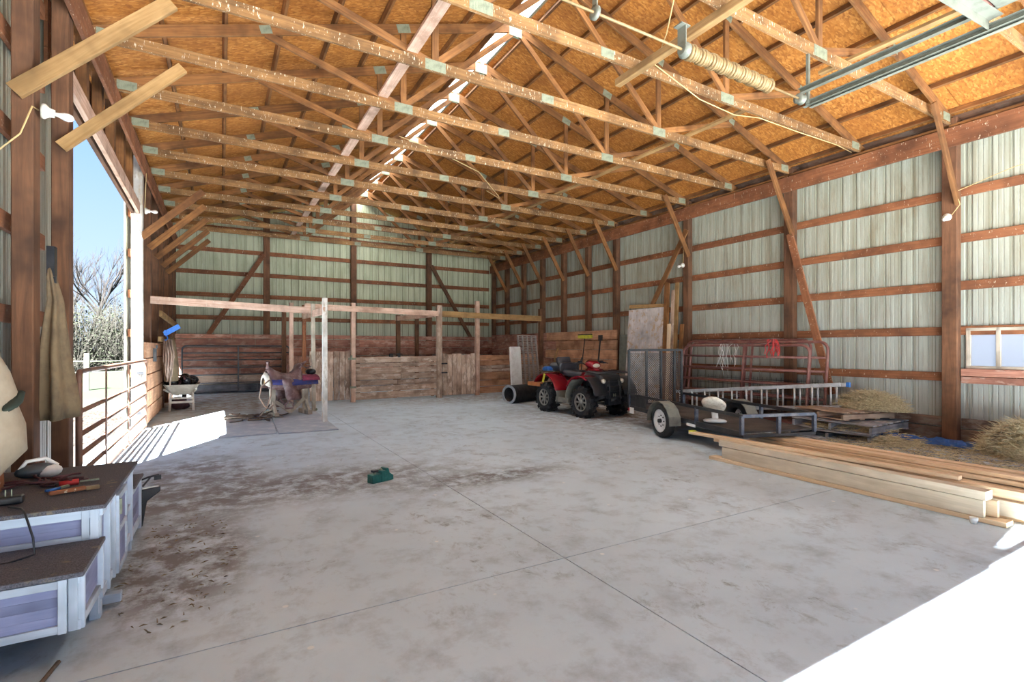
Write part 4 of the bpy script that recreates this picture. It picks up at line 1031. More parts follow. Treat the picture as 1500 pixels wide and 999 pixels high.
part('winch', Geo().tube([(-.10, -1.05, .38), (.10, -1.05, .38)], .035, 10), 'blacksteel', q)
part('tow_hook', Geo().box((-.05, -1.085, .48), (.012, .01, .06)).box((.0, -1.085, .48), (.012, .01, .06)).box((-.025, -1.087, .48), (.05, .01, .012)), 'galv', q)
part('skid_bar', Geo().tube([(-.15, -.95, .28), (.15, -.95, .28)], .02, 6).box((0, -.5, .27), (.3, .9, .02)), 'mudplastic', q)
o = part('blue_bag', Geo().box((0, 0, .04), (.42, .24, .07)).box((-.1, 0, .08), (.2, .16, .04)), 'blue', bevel=.02); o.location = (6.72, 9.72, .905); tag(o, 'flat bright blue bag tied on the rear rack of the quad bike', 'bag')
o = part('side_board', Geo().box((0, 0, .0), (.30, .50, .09)), 'orange', bevel=.006); o.location = (6.36, 9.85, .63); o.parent = None
o.parent = q; o.location = (-.47, 1.0, .60); 
o = thing('timber_handle', 'wooden tool handle standing up behind the quad bike seat', 'tool', (7.05, 9.95, .0)); part('shaft', Geo().tube([(0, .1, 0), (.0, .15, 1.2), (.03, .05, 1.42)], .020, 8), 'newwood', o)

# ---- utility trailer
TH = 0.288
tr_ = thing('utility_trailer', 'small black steel utility trailer with raised mesh ramp and low rails', 'trailer', (6.711, 7.121, 0), -TH + PI)
# local frame after rotation: +y points from rear to tongue ; +x is to the wall side negative -> use signs below
LW, LL, BZ, RZT = 1.12, 3.10, 0.32, 0.56
def Tl(v, u, z): return (-v, u, z)       # v = across to the right wall, u = forward to the camera
def tb(name, a, b_, w, h, mat='blacksteel', **k): return part(name, Geo().bar(Tl(*a), Tl(*b_), w, h), mat, tr_, bevel=.003, **k)
tb('bed_frame', (0, 0, BZ), (0, LL, BZ), .04, .075); tb('bed_frame', (LW, 0, BZ), (LW, LL, BZ), .04, .075)
for u in (0, LL * .33, LL * .66, LL): tb('cross_member', (0, u, BZ - .02), (LW, u, BZ - .02), .05, .04)
g = Geo()
for k in range(11): g.box(Tl(.06 + k * .1, LL / 2, BZ + .025), (.095, LL - .04, .02))
part('deck', g, 'deckdark', tr_)
tb('top_rail', (0, 0, RZT), (0, LL, RZT), .042, .042); tb('top_rail', (LW, 0, RZT), (LW, LL, RZT), .042, .042); tb('top_rail', (0, LL, RZT), (LW, LL, RZT), .042, .042, 'bluesteel')
for v in (0, LW):
    for u in (0, LL * .36, LL * .68, LL): tb('rail_post', (v, u, BZ), (v, u, RZT), .045, .045, 'bluesteel')
tb('rail_post', (LW / 2, LL, BZ), (LW / 2, LL, RZT), .045, .045, 'bluesteel')
# side plate near the rear
part('side_plate', Geo().box(Tl(0, .30, .44), (.012, .60, .22)), 'blacksteel', tr_)
# ramp gate
RH = 1.40
for v in (0.0, LW * .33, LW * .6, LW * .86, LW): tb('ramp_bar', (v, -.06, BZ + .03), (v, -.06, RH), .045, .035)
tb('ramp_bar', (0, -.06, RH), (LW, -.06, RH), .04, .045); tb('ramp_bar', (0, -.06, BZ + .05), (LW, -.06, BZ + .05), .04, .04)
g = Geo(); stp = .045
nz = int((RH - BZ - .1) / stp)
for k in range(int(LW / stp) + nz):
    for s_ in (1, -1):
        v0 = k * stp - nz * stp if s_ > 0 else k * stp; a = (v0, BZ + .08); b_ = (v0 + s_ * nz * stp, BZ + .08 + nz * stp)
        def clip(p, q_):
            (x0, z0), (x1, z1) = p, q_
            t0, t1 = 0.0, 1.0
            for lo, hi in ((0, LW),):
                dx = x1 - x0
                if dx > 0: t0 = max(t0, (lo - x0) / dx); t1 = min(t1, (hi - x0) / dx)
                else: t0 = max(t0, (hi - x0) / dx); t1 = min(t1, (lo - x0) / dx)
            if t1 - t0 < .02: return None
            return (x0 + (x1 - x0) * t0, z0 + (z1 - z0) * t0), (x0 + (x1 - x0) * t1, z0 + (z1 - z0) * t1)
        c = clip(a, b_)
        if c: g.bar(Tl(c[0][0], -.06, c[0][1]), Tl(c[1][0], -.06, c[1][1]), .008, .006)
part('ramp_mesh', g, 'meshsteel', tr_)
# wheels and fenders
def trailer_wheel(v, s_):
    c = Tl(v, 1.42, .27); side = 1 if s_ < 0 else -1        # outward in local x
    part('tyre', Geo().lathe([(.17, -.05), (.20, -.075), (.25, -.07), (.268, -.045), (.270, 0), (.268, .045), (.25, .07), (.20, .075), (.17, .05)], c, 'x', 30, True, False), 'rubber', tr_)
    r = part('wheel_disc', Geo().lathe([(.175, .06 * side), (.185, .07 * side), (.165, .05 * side), (.14, .02 * side), (.10, .035 * side), (.06, .045 * side), (.0, .045 * side)][::1], c, 'x', 26, True, False), 'whiterim', tr_)
    part('hub', Geo().lathe([(.035, .03 * side), (.032, .09 * side), (.0, .10 * side)], c, 'x', 12), 'blacksteel', r)
    g = Geo()
    for k in range(8):
        a = 2 * PI * k / 8; g.ell((c[0] + side * .04, c[1] + .085 * math.cos(a), c[2] + .085 * math.sin(a)), (.012, .013, .013), 8, 5)
    part('wheel_holes', g, 'blacksteel', r)
    rings = []
    for k in range(9):
        a = math.radians(-5 + 190 * k / 8); r_ = .335 if 1 < k < 7 else .335; cx, cy = c[1] + r_ * math.cos(a) * 1.05, max(c[2] + r_ * math.sin(a) * .95, .22)
        rings.append([V((c[0] - .10, cx, cy)), V((c[0] + .10, cx, cy)), V((c[0] + .10, cx * .985 + c[1] * .015, cy - .012)), V((c[0] - .10, cx * .985 + c[1] * .015, cy - .012))])
    part('wheel_fender', Geo().loft(rings, True, False), 'mudplastic', tr_)
trailer_wheel(-.14, -1); trailer_wheel(LW + .14, 1)
part('axle', Geo().tube([Tl(-.1, 1.42, .27), Tl(LW + .1, 1.42, .27)], .025, 8), 'blacksteel', tr_)
part('number_plate', Geo().box(Tl(-.02, .10, .27), (.012, .16, .11)), 'white', tr_)
part('tail_lamp', Geo().box(Tl(-.02, -.01, .28), (.03, .04, .05)), 'red', tr_)
part('side_reflector', Geo().box(Tl(-.03, 2.02, .285), (.012, .22, .04)), 'white', tr_)
# white base thing lying on the trailer
g = Geo().loft([[V((math.cos(a) * w, math.sin(a) * w * .6, z)) for a in [2 * PI * k / 20 for k in range(20)]] for z, w in ((0, .25), (.03, .27), (.05, .22), (.06, .08))])
o = thing('chair_base', 'white plastic swivel seat lying tipped over on the trailer deck', 'seat', (6.30, 4.92, .345), .5); o.rotation_euler = (0.0, 0.12, .5)
part('base_plate', g, 'white', o)
part('pedestal', Geo().bar((.02, 0, .04), (-.10, 0, .22), .08, .10), 'white', o, bevel=.02)
part('seat_shell', Geo().loft([[V((math.cos(a) * w - .14, math.sin(a) * w * .8, z - math.cos(a) * w * .45)) for a in [2 * PI * k / 18 for k in range(18)]] for z, w in ((.20, .12), (.23, .19), (.27, .21), (.30, .16))]), 'fleece', o, bevel=.0)
part('side_wing', Geo().bar((-.02, 0, .22), (.22, .02, .04), .05, .04), 'white', o, bevel=.01)
o = thing('second_wheel', 'dark spare wheel standing by the trailer beneath the ladder', 'wheel', (8.25, 5.95, .24), 0.6)
part('tyre', Geo().lathe([(.13, -.04), (.18, -.07), (.235, -.05), (.24, 0), (.235, .05), (.18, .07), (.13, .04)], (0, 0, 0), 'x', 24, True, False), 'rubber', o)
part('wheel_disc', Geo().lathe([(.135, -.03), (.05, -.02), (.0, -.02)], (0, 0, 0), 'x', 20, True, False), 'white', o); o.name = 'spare_wheel'

# ---- ladder lying on edge
l = thing('extension_ladder', 'aluminium extension ladder lying on edge in front of the red gates', 'ladder', (9.10, 4.55, 0.0), 0)
p0, p1 = V((9.16, 4.55, .44)), V((8.72, 7.75, .10))
d = (p1 - p0); off = V((9.10, 4.55, 0.0))
for s_, zo in ((0, 0.0), (1, .38)):
    for k, xo in enumerate((0.0, -.07)):
        q0, q1 = p0 + V((xo, .0 if k == 0 else .06, zo)), p1 + V((xo, .0 if k == 0 else .06, zo))
        part('side_rail', Geo().bar(q0 - off, q1 - off, .028, .065), 'alu', l, bevel=.004)
for k in range(11):
    f = (k + .5) / 11
    for xo, yo in ((0, 0), (-.07, .06)):
        b0 = p0 + d * f + V((xo, yo, .02)); part('rung', Geo().tube([b0 - off, b0 + V((0, 0, .35)) - off], .018, 8), 'alu', l)
for zo in (0, .38): part('end_cap', Geo().box(p0 + V((0, -.03, zo)) - off, (.045, .06, .08)), 'blue', l, bevel=.005)

# ---- plywood sheets and boards leaning on the right wall between the gates and the lining
t = thing('plywood_sheet', 'weathered pale plywood sheet standing behind the mesh ramp', 'plywood', (9.40, 9.6, 0))
part('sheet', Geo().box((.10, 0, 1.23), (.018, 1.25, 2.46), (0, .075, 0)), 'plywood', t)
for k, (yy, w, h, mt, lean, lab) in enumerate(((8.86, .15, 3.05, 'truss', .03, 'tall orange brown board beside the plywood sheet, leftmost of the leaning boards'),
                                            (8.68, .12, 2.85, 'plank', .0, 'tall grey brown board second from the plywood sheet'),
                                            (8.55, .10, 3.02, 'newwood', .02, 'tall pale board with a split top near the post'),
                                            (8.58, .09, 2.02, 'lumber', .14, 'short blond stud leaning in front of the tall boards'),
                                            (8.26, .10, 2.0, 'truss', .06, 'orange stud leaning against the post beside the red gates'))):
    t = thing('leaning_board', lab, 'board', (9.42 if k < 3 else 9.22, yy, 0), 0, 'boards leaning on the right wall')
    beam('board', (0, -.02, 0), (.18 if k < 3 else .26, lean, h), w, .04, mt, t, up=(1, 0, 0))
t = thing('steel_sheet', 'narrow blue grey steel sheet standing left of the plywood sheet', 'sheet metal', (9.52, 10.42, 0)); part('sheet', Geo().box((.03, 0, .9), (.006, .32, 1.8), (0, .03, 0)), 'track', t)
t = thing('horizontal_stud', 'pale stud nailed across the posts above the plywood sheet', 'board', (9.60, 9.7, 2.50)); beam('board', (0, -.7, 0), (0, .5, .05), .04, .09, 'newwood', t)

# ---- pallets
def pallet(loc, rz, mat, lab, w=1.1, d=1.05, h=.13, blk=False):
    t = thing('pallet', lab, 'pallet', loc, rz, 'wooden pallets under the hay')
    for k in range(7): beam('deck_board', (-w / 2 + .06 + k * (w - .12) / 6, -d / 2, h - .01), (-w / 2 + .06 + k * (w - .12) / 6, d / 2, h - .01), .11, .018, mat, t)
    for s_ in (-1, 0, 1): beam('stringer', (-w / 2, s_ * (d / 2 - .03), h / 2 - .01), (w / 2, s_ * (d / 2 - .03), h / 2 - .01), .04, h - .055, mat, t)
    for k in (0, 2, 4, 6): beam('bottom_board', (-w / 2 + .06 + k * (w - .12) / 6, -d / 2, .01), (-w / 2 + .06 + k * (w - .12) / 6, d / 2, .01), .10, .018, mat, t)
    return t
pallet((8.95, 4.50, 0.0), 0.12, 'pallet', 'blue grey wooden pallet at the bottom of the hay stack', 1.25, 1.2)
pallet((8.98, 4.42, 0.135), 0.04, 'pallet', 'blue grey wooden pallet second from the floor, stuffed with hay', 1.25, 1.2, .15)
pallet((9.05, 4.55, 0.30), -0.25, 'palletbrown', 'brown wooden pallet on top of the pallet stack', 1.05, 0.95)

# ---- hay
def hay(name, lab, cx, cy, rx, ry, h, n, z0=0.0, L=.10, seed=1, base=True, cat='hay', top=.0, mat='hay'):
    rr = random.Random(seed); g = Geo()
    def hz(x, y): d2 = (x / rx) ** 2 + (y / ry) ** 2; return h * max(0, 1 - d2) ** .7
    if base:
        rings = []
        for i in range(7):
            f = 1 - i / 6.5
            rings.append([V((math.cos(a) * rx * f * (1 + .1 * math.sin(3 * a + i)), math.sin(a) * ry * f * (1 + .1 * math.cos(4 * a)), hz(math.cos(a) * rx * f, math.sin(a) * ry * f) * .93 + rr.uniform(-.01, .01))) for a in [2 * PI * k / 18 for k in range(18)]])
        g.loft(rings, True, True)
    nb = len(g.f)
    for k in range(n):
        a = rr.uniform(0, 2 * PI); r = math.sqrt(rr.random()) * 1.04; x, y = math.cos(a) * rx * r, math.sin(a) * ry * r
        z = hz(x, y) + rr.uniform(-.01, .015); b_ = rr.uniform(0, 2 * PI); el = rr.uniform(-.35, .6) if h > .1 else rr.uniform(-.05, .25); l_ = L * rr.uniform(.5, 1.5)
        d = V((math.cos(b_) * math.cos(el), math.sin(b_) * math.cos(el), math.sin(el))) * l_; w = V((-math.sin(b_), math.cos(b_), 0)) * .0035; p = V((x, y, max(z, .004)))
        q_ = p + d; q_.z = max(q_.z, .003); mid = (p + q_) / 2 + V((0, 0, .004))
        g.add([p - w, p + w, q_ + w * .4, q_ - w * .4, mid + V((0, 0, .004))], [(0, 1, 4), (1, 2, 4), (2, 3, 4), (3, 0, 4), (3, 2, 1, 0)])
    o = part(name, g, mat); o.location = (cx, cy, z0); tag(o, lab, cat, kind='stuff'); return o
hay('hay_heap', 'loose yellow hay heaped on top of the pallets', 9.30, 4.25, .27, .50, .27, 2600, .43, .12, 2)
hay('hay_heap', 'hay pushed between the blue grey pallets', 8.95, 4.42, .60, .60, .06, 1600, .145, .10, 3, False)
hay('hay_heap', 'hay spilled over the near edge of the pallets', 8.9, 3.75, .55, .35, .10, 1800, 0, .10, 4)
hay('hay_litter', 'thin litter of hay and dirt on the floor along the right wall', 8.62, 2.9, .92, 1.6, .015, 2600, 0, .09, 5, False, mat='hay')
hay('hay_bale', 'rounded pile of coarse straw at the right edge of the picture', 9.18, 2.35, .38, .45, .44, 3600, 0, .16, 6)
hay('hay_litter', 'scattered dirt and straw on the floor beside the hutch', -.24, 4.1, .33, 1.0, .005, 130, 0, .035, 8, False, mat='haydirt')
# blue tarpaulin scraps
def crumple(cx, cy, rx, ry, h, seed, lab, z0=.03):
    rr = random.Random(seed); g = Geo(); n = 14
    for i in range(n + 1):
        for j in range(n + 1):
            x = (i / n - .5) * 2; y = (j / n - .5) * 2; e = max(0, 1 - max(abs(x), abs(y)) ** 3)
            g.v.append((x * rx * (1 + .15 * math.sin(5 * y)), y * ry * (1 + .2 * math.sin(4 * x)), .004 + e * h * rr.random()))
    for i in range(n):
        for j in range(n): a = i * (n + 1) + j; g.f.append((a, a + n + 1, a + n + 2, a + 1)); g.sm.append(False)
    o = part('tarpaulin', g, 'tarp'); o.location = (cx, cy, z0); sd = o.modifiers.new('thickness', 'SOLIDIFY'); sd.thickness = .003; tag(o, lab, 'tarpaulin', 'blue tarpaulin scraps'); return o
crumple(9.30, 3.22, .26, .38, .07, 4, 'crumpled blue tarpaulin at the foot of the near wall post')
crumple(8.95, 3.78, .18, .30, .05, 9, 'small scrap of blue tarpaulin beside the pallets', .09)
crumple(9.48, 2.28, .14, .20, .05, 12, 'bit of blue tarpaulin on top of the straw pile', .42)

# ---- stacked lumber
LG = 'boards of the fresh lumber stack'
def lum(lab, p0, p1, w, h, mat):
    t = thing('lumber_board', lab, 'board', p0, 0, LG); p0 = V(p0); p1 = V(p1)
    beam('board', (0, 0, 0), p1 - p0, w, h, mat, t); return t
# near stack, along the camera side; x ~ 5.45..5.9 ; y from 4.3 to 1.6
def sl(x0, y0, x1, y1, z, w, h, mat, lab, z1=None): return lum(lab, (x0, y0, z), (x1, y1, z if z1 is None else z1), w, h, mat)
sl(5.56, 4.38, 5.52, 1.52, .022, .14, .040, 'lumber', 'lowest board on the floor at the camera side of the lumber stack')
sl(5.80, 4.30, 5.80, 1.0, .022, .14, .040, 'lumber', 'lowest inner board of the lumber stack, ending at the right frame edge')
sl(5.53, 4.20, 5.47, 1.66, .115, .040, .140, 'lumbergrey', 'board on edge facing the camera, biggest grained face of the stack')
sl(5.60, 4.22, 5.56, 1.60, .115, .040, .135, 'lumber', 'board on edge right behind the camera-side grained board')
sl(5.68, 4.24, 5.66, 1.3, .112, .040, .130, 'lumbergrey', 'third board on edge inside the near lumber stack')
sl(5.58, 4.25, 5.50, 1.64, .228, .13, .075, 'lumbergrey', 'flat grey tan board crowning the camera side of the stack')
sl(5.58, 4.75, 5.72, 1.9, .285, .09, .035, 'lumber', 'narrow board with yellow paint marks at its far end')
sl(5.78, 4.5, 5.72, 1.45, .225, .09, .075, 'lumber', 'pale stud lying highest beside the flat grey tan board')
sl(6.02, 4.35, 6.00, .7, .022, .14, .040, 'lumbergrey', 'aged floor board lying in the trough in the middle of the lumber stack')
sl(6.17, 4.25, 6.15, .7, .022, .12, .040, 'lumber', 'orange floor board beside the aged one in the trough of the stack')
sl(6.30, 4.30, 6.28, .6, .070, .05, .090, 'lumbergrey', 'dark weathered stud on edge along the trough')
sl(6.36, 4.32, 6.34, .6, .140, .14, .040, 'lumber', 'flat board of the wall-side stack overhanging the trough')
sl(6.52, 4.36, 6.50, .6, .022, .14, .040, 'lumbergrey', 'floor board under the wall-side stack')
sl(6.54, 4.34, 6.52, .6, .080, .14, .050, 'lumbergrey', 'second layer board of the wall-side stack')
sl(6.42, 4.40, 6.40, .6, .190, .13, .040, 'lumber', 'tan board third from the top of the wall-side stack')
sl(6.56, 4.30, 6.54, .6, .140, .12, .040, 'lumber', 'inner board under the top boards of the wall-side stack')
sl(6.47, 4.28, 6.45, .6, .234, .12, .038, 'lumber', 'tan board second from the top of the wall-side stack')
sl(6.62, 4.20, 6.64, .6, .215, .10, .090, 'lumber', 'thick blond timber crowning the wall side of the stack')
o = part('paint_mark', Geo().box((0, 0, 0), (.10, .05, .012)), 'yellow'); o.location = (5.58, 4.72, .309); tag(o, 'bright yellow tag stapled on the end of the narrow board', 'tag')
o = part('crumpled_cup', Geo().lathe([(.02, 0), (.028, .03), (.03, .05)], (0, 0, 0), n=10).ell((.06, .01, .02), (.03, .02, .015), 8, 5), 'white'); o.location = (5.38, 1.70, .0); tag(o, 'crumpled silver foil litter at the near end of the lumber stack', 'litter')

# ---- green machine casing on the floor
t = thing('green_casing', 'small dark green cast tool vice standing on the bare concrete', 'vice', (1.48, 5.42, 0), 0.35); t.name = 'bench_vice'
part('body', Geo().box((-.06, 0, .045), (.12, .10, .09)).box((.02, 0, .06), (.06, .11, .12)), 'greenplastic', t, bevel=.008)
part('jaw', Geo().prism([(.045, 0), (.15, .0), (.15, .05), (.10, .085), (.085, .14), (.05, .14)], -.05, .05, 'y'), 'greenplastic', t, bevel=.006)
part('ratchet_strap', Geo().box((-.06, 0, .122), (.06, .05, .02)), 'blackplastic', t)
part('spring_bar', Geo().tube([(0, 0, .12), (.03, 0, .13)], .012, 8).box((-.06, 0, .10), (.02, .02, .03)), 'galv', t)

# ---- rabbit hutch
h = thing('rabbit_hutch', 'lavender and white wooden rabbit hutch with felt roofs at the left', 'hutch', (-.90, 3.42, 0))
# local: x right (+.33 = face), y depth
X0, X1 = -.34, .33
def hb(name, c, d, mat, **k): return part(name, Geo().box(c, d), mat, h, bevel=.003, **k)
# high middle section y 0..1.08, z .07...60
HT = .60
for yy in (0.025, 1.055):
    for xx in (X0 + .02, X1 - .02): beam('corner_post', (xx, yy, 0), (xx, yy, HT), .05, .05, 'hutchtrim', h, up=(0, 1, 0))
# front (facing camera, -y) upper panel
beam('panel_rail', (X0, .0, HT - .03), (X1 - .02, .0, HT - .03), .02, .05, 'hutchtrim', h); beam('panel_rail', (X0, .0, .44), (X1 - .02, .0, .44), .02, .035, 'hutchtrim', h)
for k in range(3): beam('panel_board', (X0, .012, .475 + k * .04), (X1 - .06, .012, .475 + k * .04), .012, .0395, 'hutchpanel', h)
beam('panel_stile', (X1 - .055, -.004, .43), (X1 - .055, -.004, HT), .032, .02, 'hutchtrim', h, up=(0, 1, 0))
beam('panel_stile', (X1 - .018, -.004, .03), (X1 - .018, -.004, HT), .036, .02, 'hutchtrim', h, up=(0, 1, 0))
# long side (facing +x)
beam('bottom_rail', (X1, 0, .13), (X1, 1.08, .13), .03, .05, 'hutchtrim', h); beam('top_rail', (X1, 0, HT - .025), (X1, 1.08, HT - .025), .03, .05, 'hutchtrim', h)
for yy in (.14, .30, .62, .95): beam('side_stile', (X1 + .004, yy, .1), (X1 + .004, yy, HT), .03, .045, 'hutchtrim', h, up=(1, 0, 0))
for y0, y1, z0, z1 in ((.05, .14, .14, HT - .05), (.16, .29, .46, HT - .05), (.64, .94, .14, .32), (.64, .94, .36, HT - .05), (.97, 1.04, .14, HT - .05)):
    n_ = max(2, int((z1 - z0) / .07))
    for k in range(n_): beam('panel_board', (X1 - .008, y0, z0 + (k + .5) * (z1 - z0) / n_), (X1 - .008, y1, z0 + (k + .5) * (z1 - z0) / n_), .012, (z1 - z0) / n_ - .001, 'hutchpanel', h)
beam('cross_rail', (X1 + .002, .64, .34), (X1 + .002, .94, .34), .03, .04, 'hutchtrim', h)
# open door leaf
d_ = part('door', Geo().box((X1 + .02, .47, .34), (.022, .30, .46)), 'hutchpanelv', h, bevel=.003); part('door_bolt', Geo().box((X1 + .045, .34, .50), (.012, .02, .09)), 'galv', d_)
for c, dd in (((X1 + .03, .335, .34), (.02, .035, .46)), ((X1 + .03, .605, .34), (.02, .035, .46)), ((X1 + .03, .47, .555), (.02, .3, .035)), ((X1 + .03, .47, .125), (.02, .3, .035)), ((X1 + .03, .47, .36), (.02, .3, .03))): part('door_frame', Geo().box(c, dd), 'hutchtrim', d_, bevel=.002)
part('back_panel', Geo().box((X0 + .01, .54, .33), (.015, 1.05, .52)).box((0, 1.07, .33), (.62, .015, .52)).box((0, .54, .10), (.62, 1.05, .015)), 'hutchpanel', h)
hb('roof_board', (-.005, .54, HT + .008), (X1 - X0 + .07, 1.17, .022), 'asphalt', label='grey mineral felt roof of the high section')
# low front section y -.47..0, z .06...42
LT = .41
for xx in (X1 - .01,):
    beam('corner_post', (xx - .005, -.455, .17), (xx - .005, -.455, LT), .034, .034, 'hutchtrim', h, up=(0, 1, 0))
beam('panel_stile', (X1 - .050, -.474, .17), (X1 - .050, -.474, LT), .030, .02, 'hutchtrim', h, up=(0, 1, 0))
beam('panel_rail', (X0, -.472, LT - .02), (X1 - .04, -.472, LT - .02), .02, .035, 'hutchtrim', h); beam('panel_rail', (X0, -.472, .19), (X1 - .04, -.472, .19), .02, .035, 'hutchtrim', h)
for k in range(4): beam('panel_board', (X0, -.462, .225 + k * .043), (X1 - .05, -.462, .225 + k * .043), .012, .0425, 'hutchpanel', h)
beam('bottom_rail', (X1, -.47, .19), (X1, 0, .17), .025, .04, 'hutchtrim', h); beam('top_rail', (X1, -.47, LT - .015), (X1, 0, LT - .015), .025, .03, 'hutchtrim', h)
beam('side_stile', (X1 + .002, -.45, .17), (X1 + .002, -.45, LT), .025, .045, 'hutchtrim', h, up=(1, 0, 0)); beam('side_stile', (X1 + .002, -.02, .17), (X1 + .002, -.02, LT), .025, .04, 'hutchtrim', h, up=(1, 0, 0))
for k in range(4): beam('panel_board', (X1 - .008, -.43, .225 + k * .047), (X1 - .008, -.03, .225 + k * .047), .012, .0463, 'hutchpanel', h)
hb('roof_board', (-.005, -.235, LT + .012), (X1 - X0 + .05, .50, .022), 'asphalt', label='grey mineral felt roof of the low near section')
# low rear wing
beam('bottom_rail', (X1, 1.10, .10), (X1, 1.5, .10), .025, .045, 'hutchtrim', h); beam('top_rail', (X1, 1.1, .40), (X1, 1.5, .40), .025, .035, 'hutchtrim', h)
beam('corner_post', (X1 - .01, 1.5, .02), (X1 - .01, 1.5, .42), .045, .045, 'hutchtrim', h, up=(0, 1, 0))
for k in range(4): beam('panel_board', (X1 - .008, 1.1, .15 + k * .066), (X1 - .008, 1.48, .15 + k * .066), .012, .063, 'hutchpanel', h)
hb('roof_board', (-.005, 1.31, .432), (X1 - X0 + .05, .44, .02), 'asphalt', label='grey mineral felt roof of the low far section')
hb('floor_ledge', (.36, .12, .055), (.10, .05, .05), 'hutchtrim')
# black scooter-like item beyond the hutch
t = thing('tool_case', 'black power tool with folding handle standing beyond the hutch', 'power tool', (-.57, 5.02, 0.0), 0.1)
part('body', Geo().prism([(-.05, 0), (.01, 0), (.04, .20), (.13, .27), (.13, .31), (-.01, .30), (-.05, .26)], -.035, .035, 'y'), 'blackplastic', t, bevel=.01)
part('handle', Geo().tube([(-.02, 0, .30), (-.01, 0, .37), (.05, 0, .39), (.12, 0, .40)], .008, 8).box((.11, 0, .38), (.05, .03, .035)).bar((.01, 0, .32), (.06, 0, .385), .018, .012), 'blacksteel', t)
t.name = 'power_tool'
# items on hutch roof: z = .62
ZR = .620
t = thing('clipper', 'teal and white handheld grooming clipper on the hutch roof', 'clipper', (-1.01, 4.22, ZR), .5)
part('shell', Geo().ell((0, 0, .055), (.11, .06, .045), 14, 8), 'gatedark', t); part('front_cap', Geo().ell((.05, -.02, .045), (.07, .055, .04), 12, 8), 'white', t); part('loop_handle', Geo().tube([(-.09, 0, .06), (-.05, 0, .12), (.04, 0, .125), (.10, 0, .07)], .012, 8), 'white', t)
rr = random.Random(21); g = Geo()
for k in range(14):
    p = V((rr.uniform(-.10, .10), rr.uniform(-.07, .07), .012 + rr.uniform(0, .03))); a = rr.uniform(0, 6.28); pts = [p]
    for q_ in range(5): a += rr.uniform(-.9, .9); pts.append(V((pts[-1].x + math.cos(a) * .04, pts[-1].y + math.sin(a) * .03, max(.008, pts[-1].z + rr.uniform(-.008, .008)))))
    g.tube(pts, .007, 5)
o = part('halter_rope', g, 'bagred'); o.location = (-.93, 3.98, ZR); tag(o, 'bunched dark red rope halter on the hutch roof', 'rope')
t = thing('hoof_knife', 'red handled hoof trimming tool on the hutch roof', 'tool', (-.78, 3.92, ZR), .2)
part('grip', Geo().tube([(-.06, 0, .02), (.03, 0, .02)], [.014, .018], 8), 'red', t); part('blade', Geo().box((.08, 0, .02), (.09, .02, .008)), 'galv', t)
t = thing('hand_brush', 'worn brown wooden hoof brush at the edge of the hutch roof', 'brush', (-.74, 3.72, ZR), .35)
part('handle', Geo().box((-.02, 0, .018), (.16, .035, .02)), 'girt', t, bevel=.006); part('bristles', Geo().box((.09, 0, .014), (.06, .03, .02)), 'spring', t)
t = thing('pliers', 'small blue gripped pliers lying on the hutch roof', 'pliers', (-.82, 3.84, ZR), .9)
part('grips', Geo().tube([(-.07, .012, .012), (0, 0, .012)], .008, 6).tube([(-.07, -.012, .012), (0, 0, .012)], .008, 6), 'blue', t); part('jaws', Geo().box((.025, 0, .012), (.05, .018, .012)), 'galv', t)
t = thing('charger_plug', 'black plug charger with two prongs on the hutch roof', 'plug', (-.98, 3.62, ZR), .1)
part('housing', Geo().box((0, 0, .022), (.12, .07, .04)), 'blackplastic', t, bevel=.01); part('prongs', Geo().box((-.012, 0, .06), (.004, .01, .035)).box((.012, 0, .06), (.004, .01, .035)), 'galv', t)
t = thing('electric_cable', 'black power cord looping down the front of the hutch', 'cord', (-.90, 3.35, 0))
part('cord', Geo().tube([(-.05, .16, .632), (.02, .08, .634), (.05, .0, .635), (.075, -.05, .60), (.10, -.07, .52), (.11, -.09, .446), (.02, -.12, .432), (-.15, -.12, .432), (-.3, -.1, .432)], .005, 6)
     .tube([(-.28, -.2, .434), (-.20, -.28, .434), (-.22, -.36, .434), (-.13, -.42, .42), (-.10, -.435, .36), (-.14, -.44, .26), (-.24, -.45, .16)], .005, 6)
     .tube([(-.26, -.50, .05), (-.15, -.52, .03), (-.13, -.58, .01), (-.2, -.66, .008)], .006, 6), 'blackcable', t)
t = thing('blue_twine', 'pale blue twine lying on the floor at the bottom left', 'cord', (-.60, 2.72, .01))
part('cord', Geo().tube([(-.3, .02, 0), (-.16, .03, 0), (-.08, -.02, 0), (-.10, -.07, 0), (-.2, -.08, 0)], .006, 6), 'blue', t)
o = part('stick', Geo().tube([(0, 0, .01), (.03, .16, .012), (.05, .3, .01)], .010, 6), 'rope'); o.location = (-.70, 2.72, 0); tag(o, 'short brown stick on the floor below the hutch', 'stick')

# ---- cloths on the left posts
def drape(name, loc, prof, mat, lab, cat, folds=5, amp=.18, n=28, ry=.5, seed=0):
    """hanging cloth: rings from top to bottom, (z, half width, x shift, y shift)"""
    rings = []
    for i, (z, w, xs_, ys_) in enumerate(prof):
        rg = []
        for k in range(n):
            a = 2 * PI * k / n; f = 1 + amp * math.sin(folds * a + seed + i * .25) * min(1, i / 2)
            rg.append(V((xs_ + math.cos(a) * w * ry * f, ys_ + math.sin(a) * w * f, z)))
        rings.append(rg)
    o = part(name, Geo().loft(rings), mat); o.location = loc; tag(o, lab, cat); return o
drape('work_coat', (-1.17, 5.34, 0.88), [(1.24, .03, -.03, 0), (1.12, .07, -.02, 0), (.95, .10, 0, .01), (.75, .14, .0, .0), (.5, .19, .0, .01), (.28, .24, .01, .03), (.1, .27, .02, .04), (.0, .26, .02, .04), (.02, .2, .02, .04)], 'canvas', 'brown duck canvas work coat hanging between the two near left posts', 'coat', 5, .26, ry=.40)
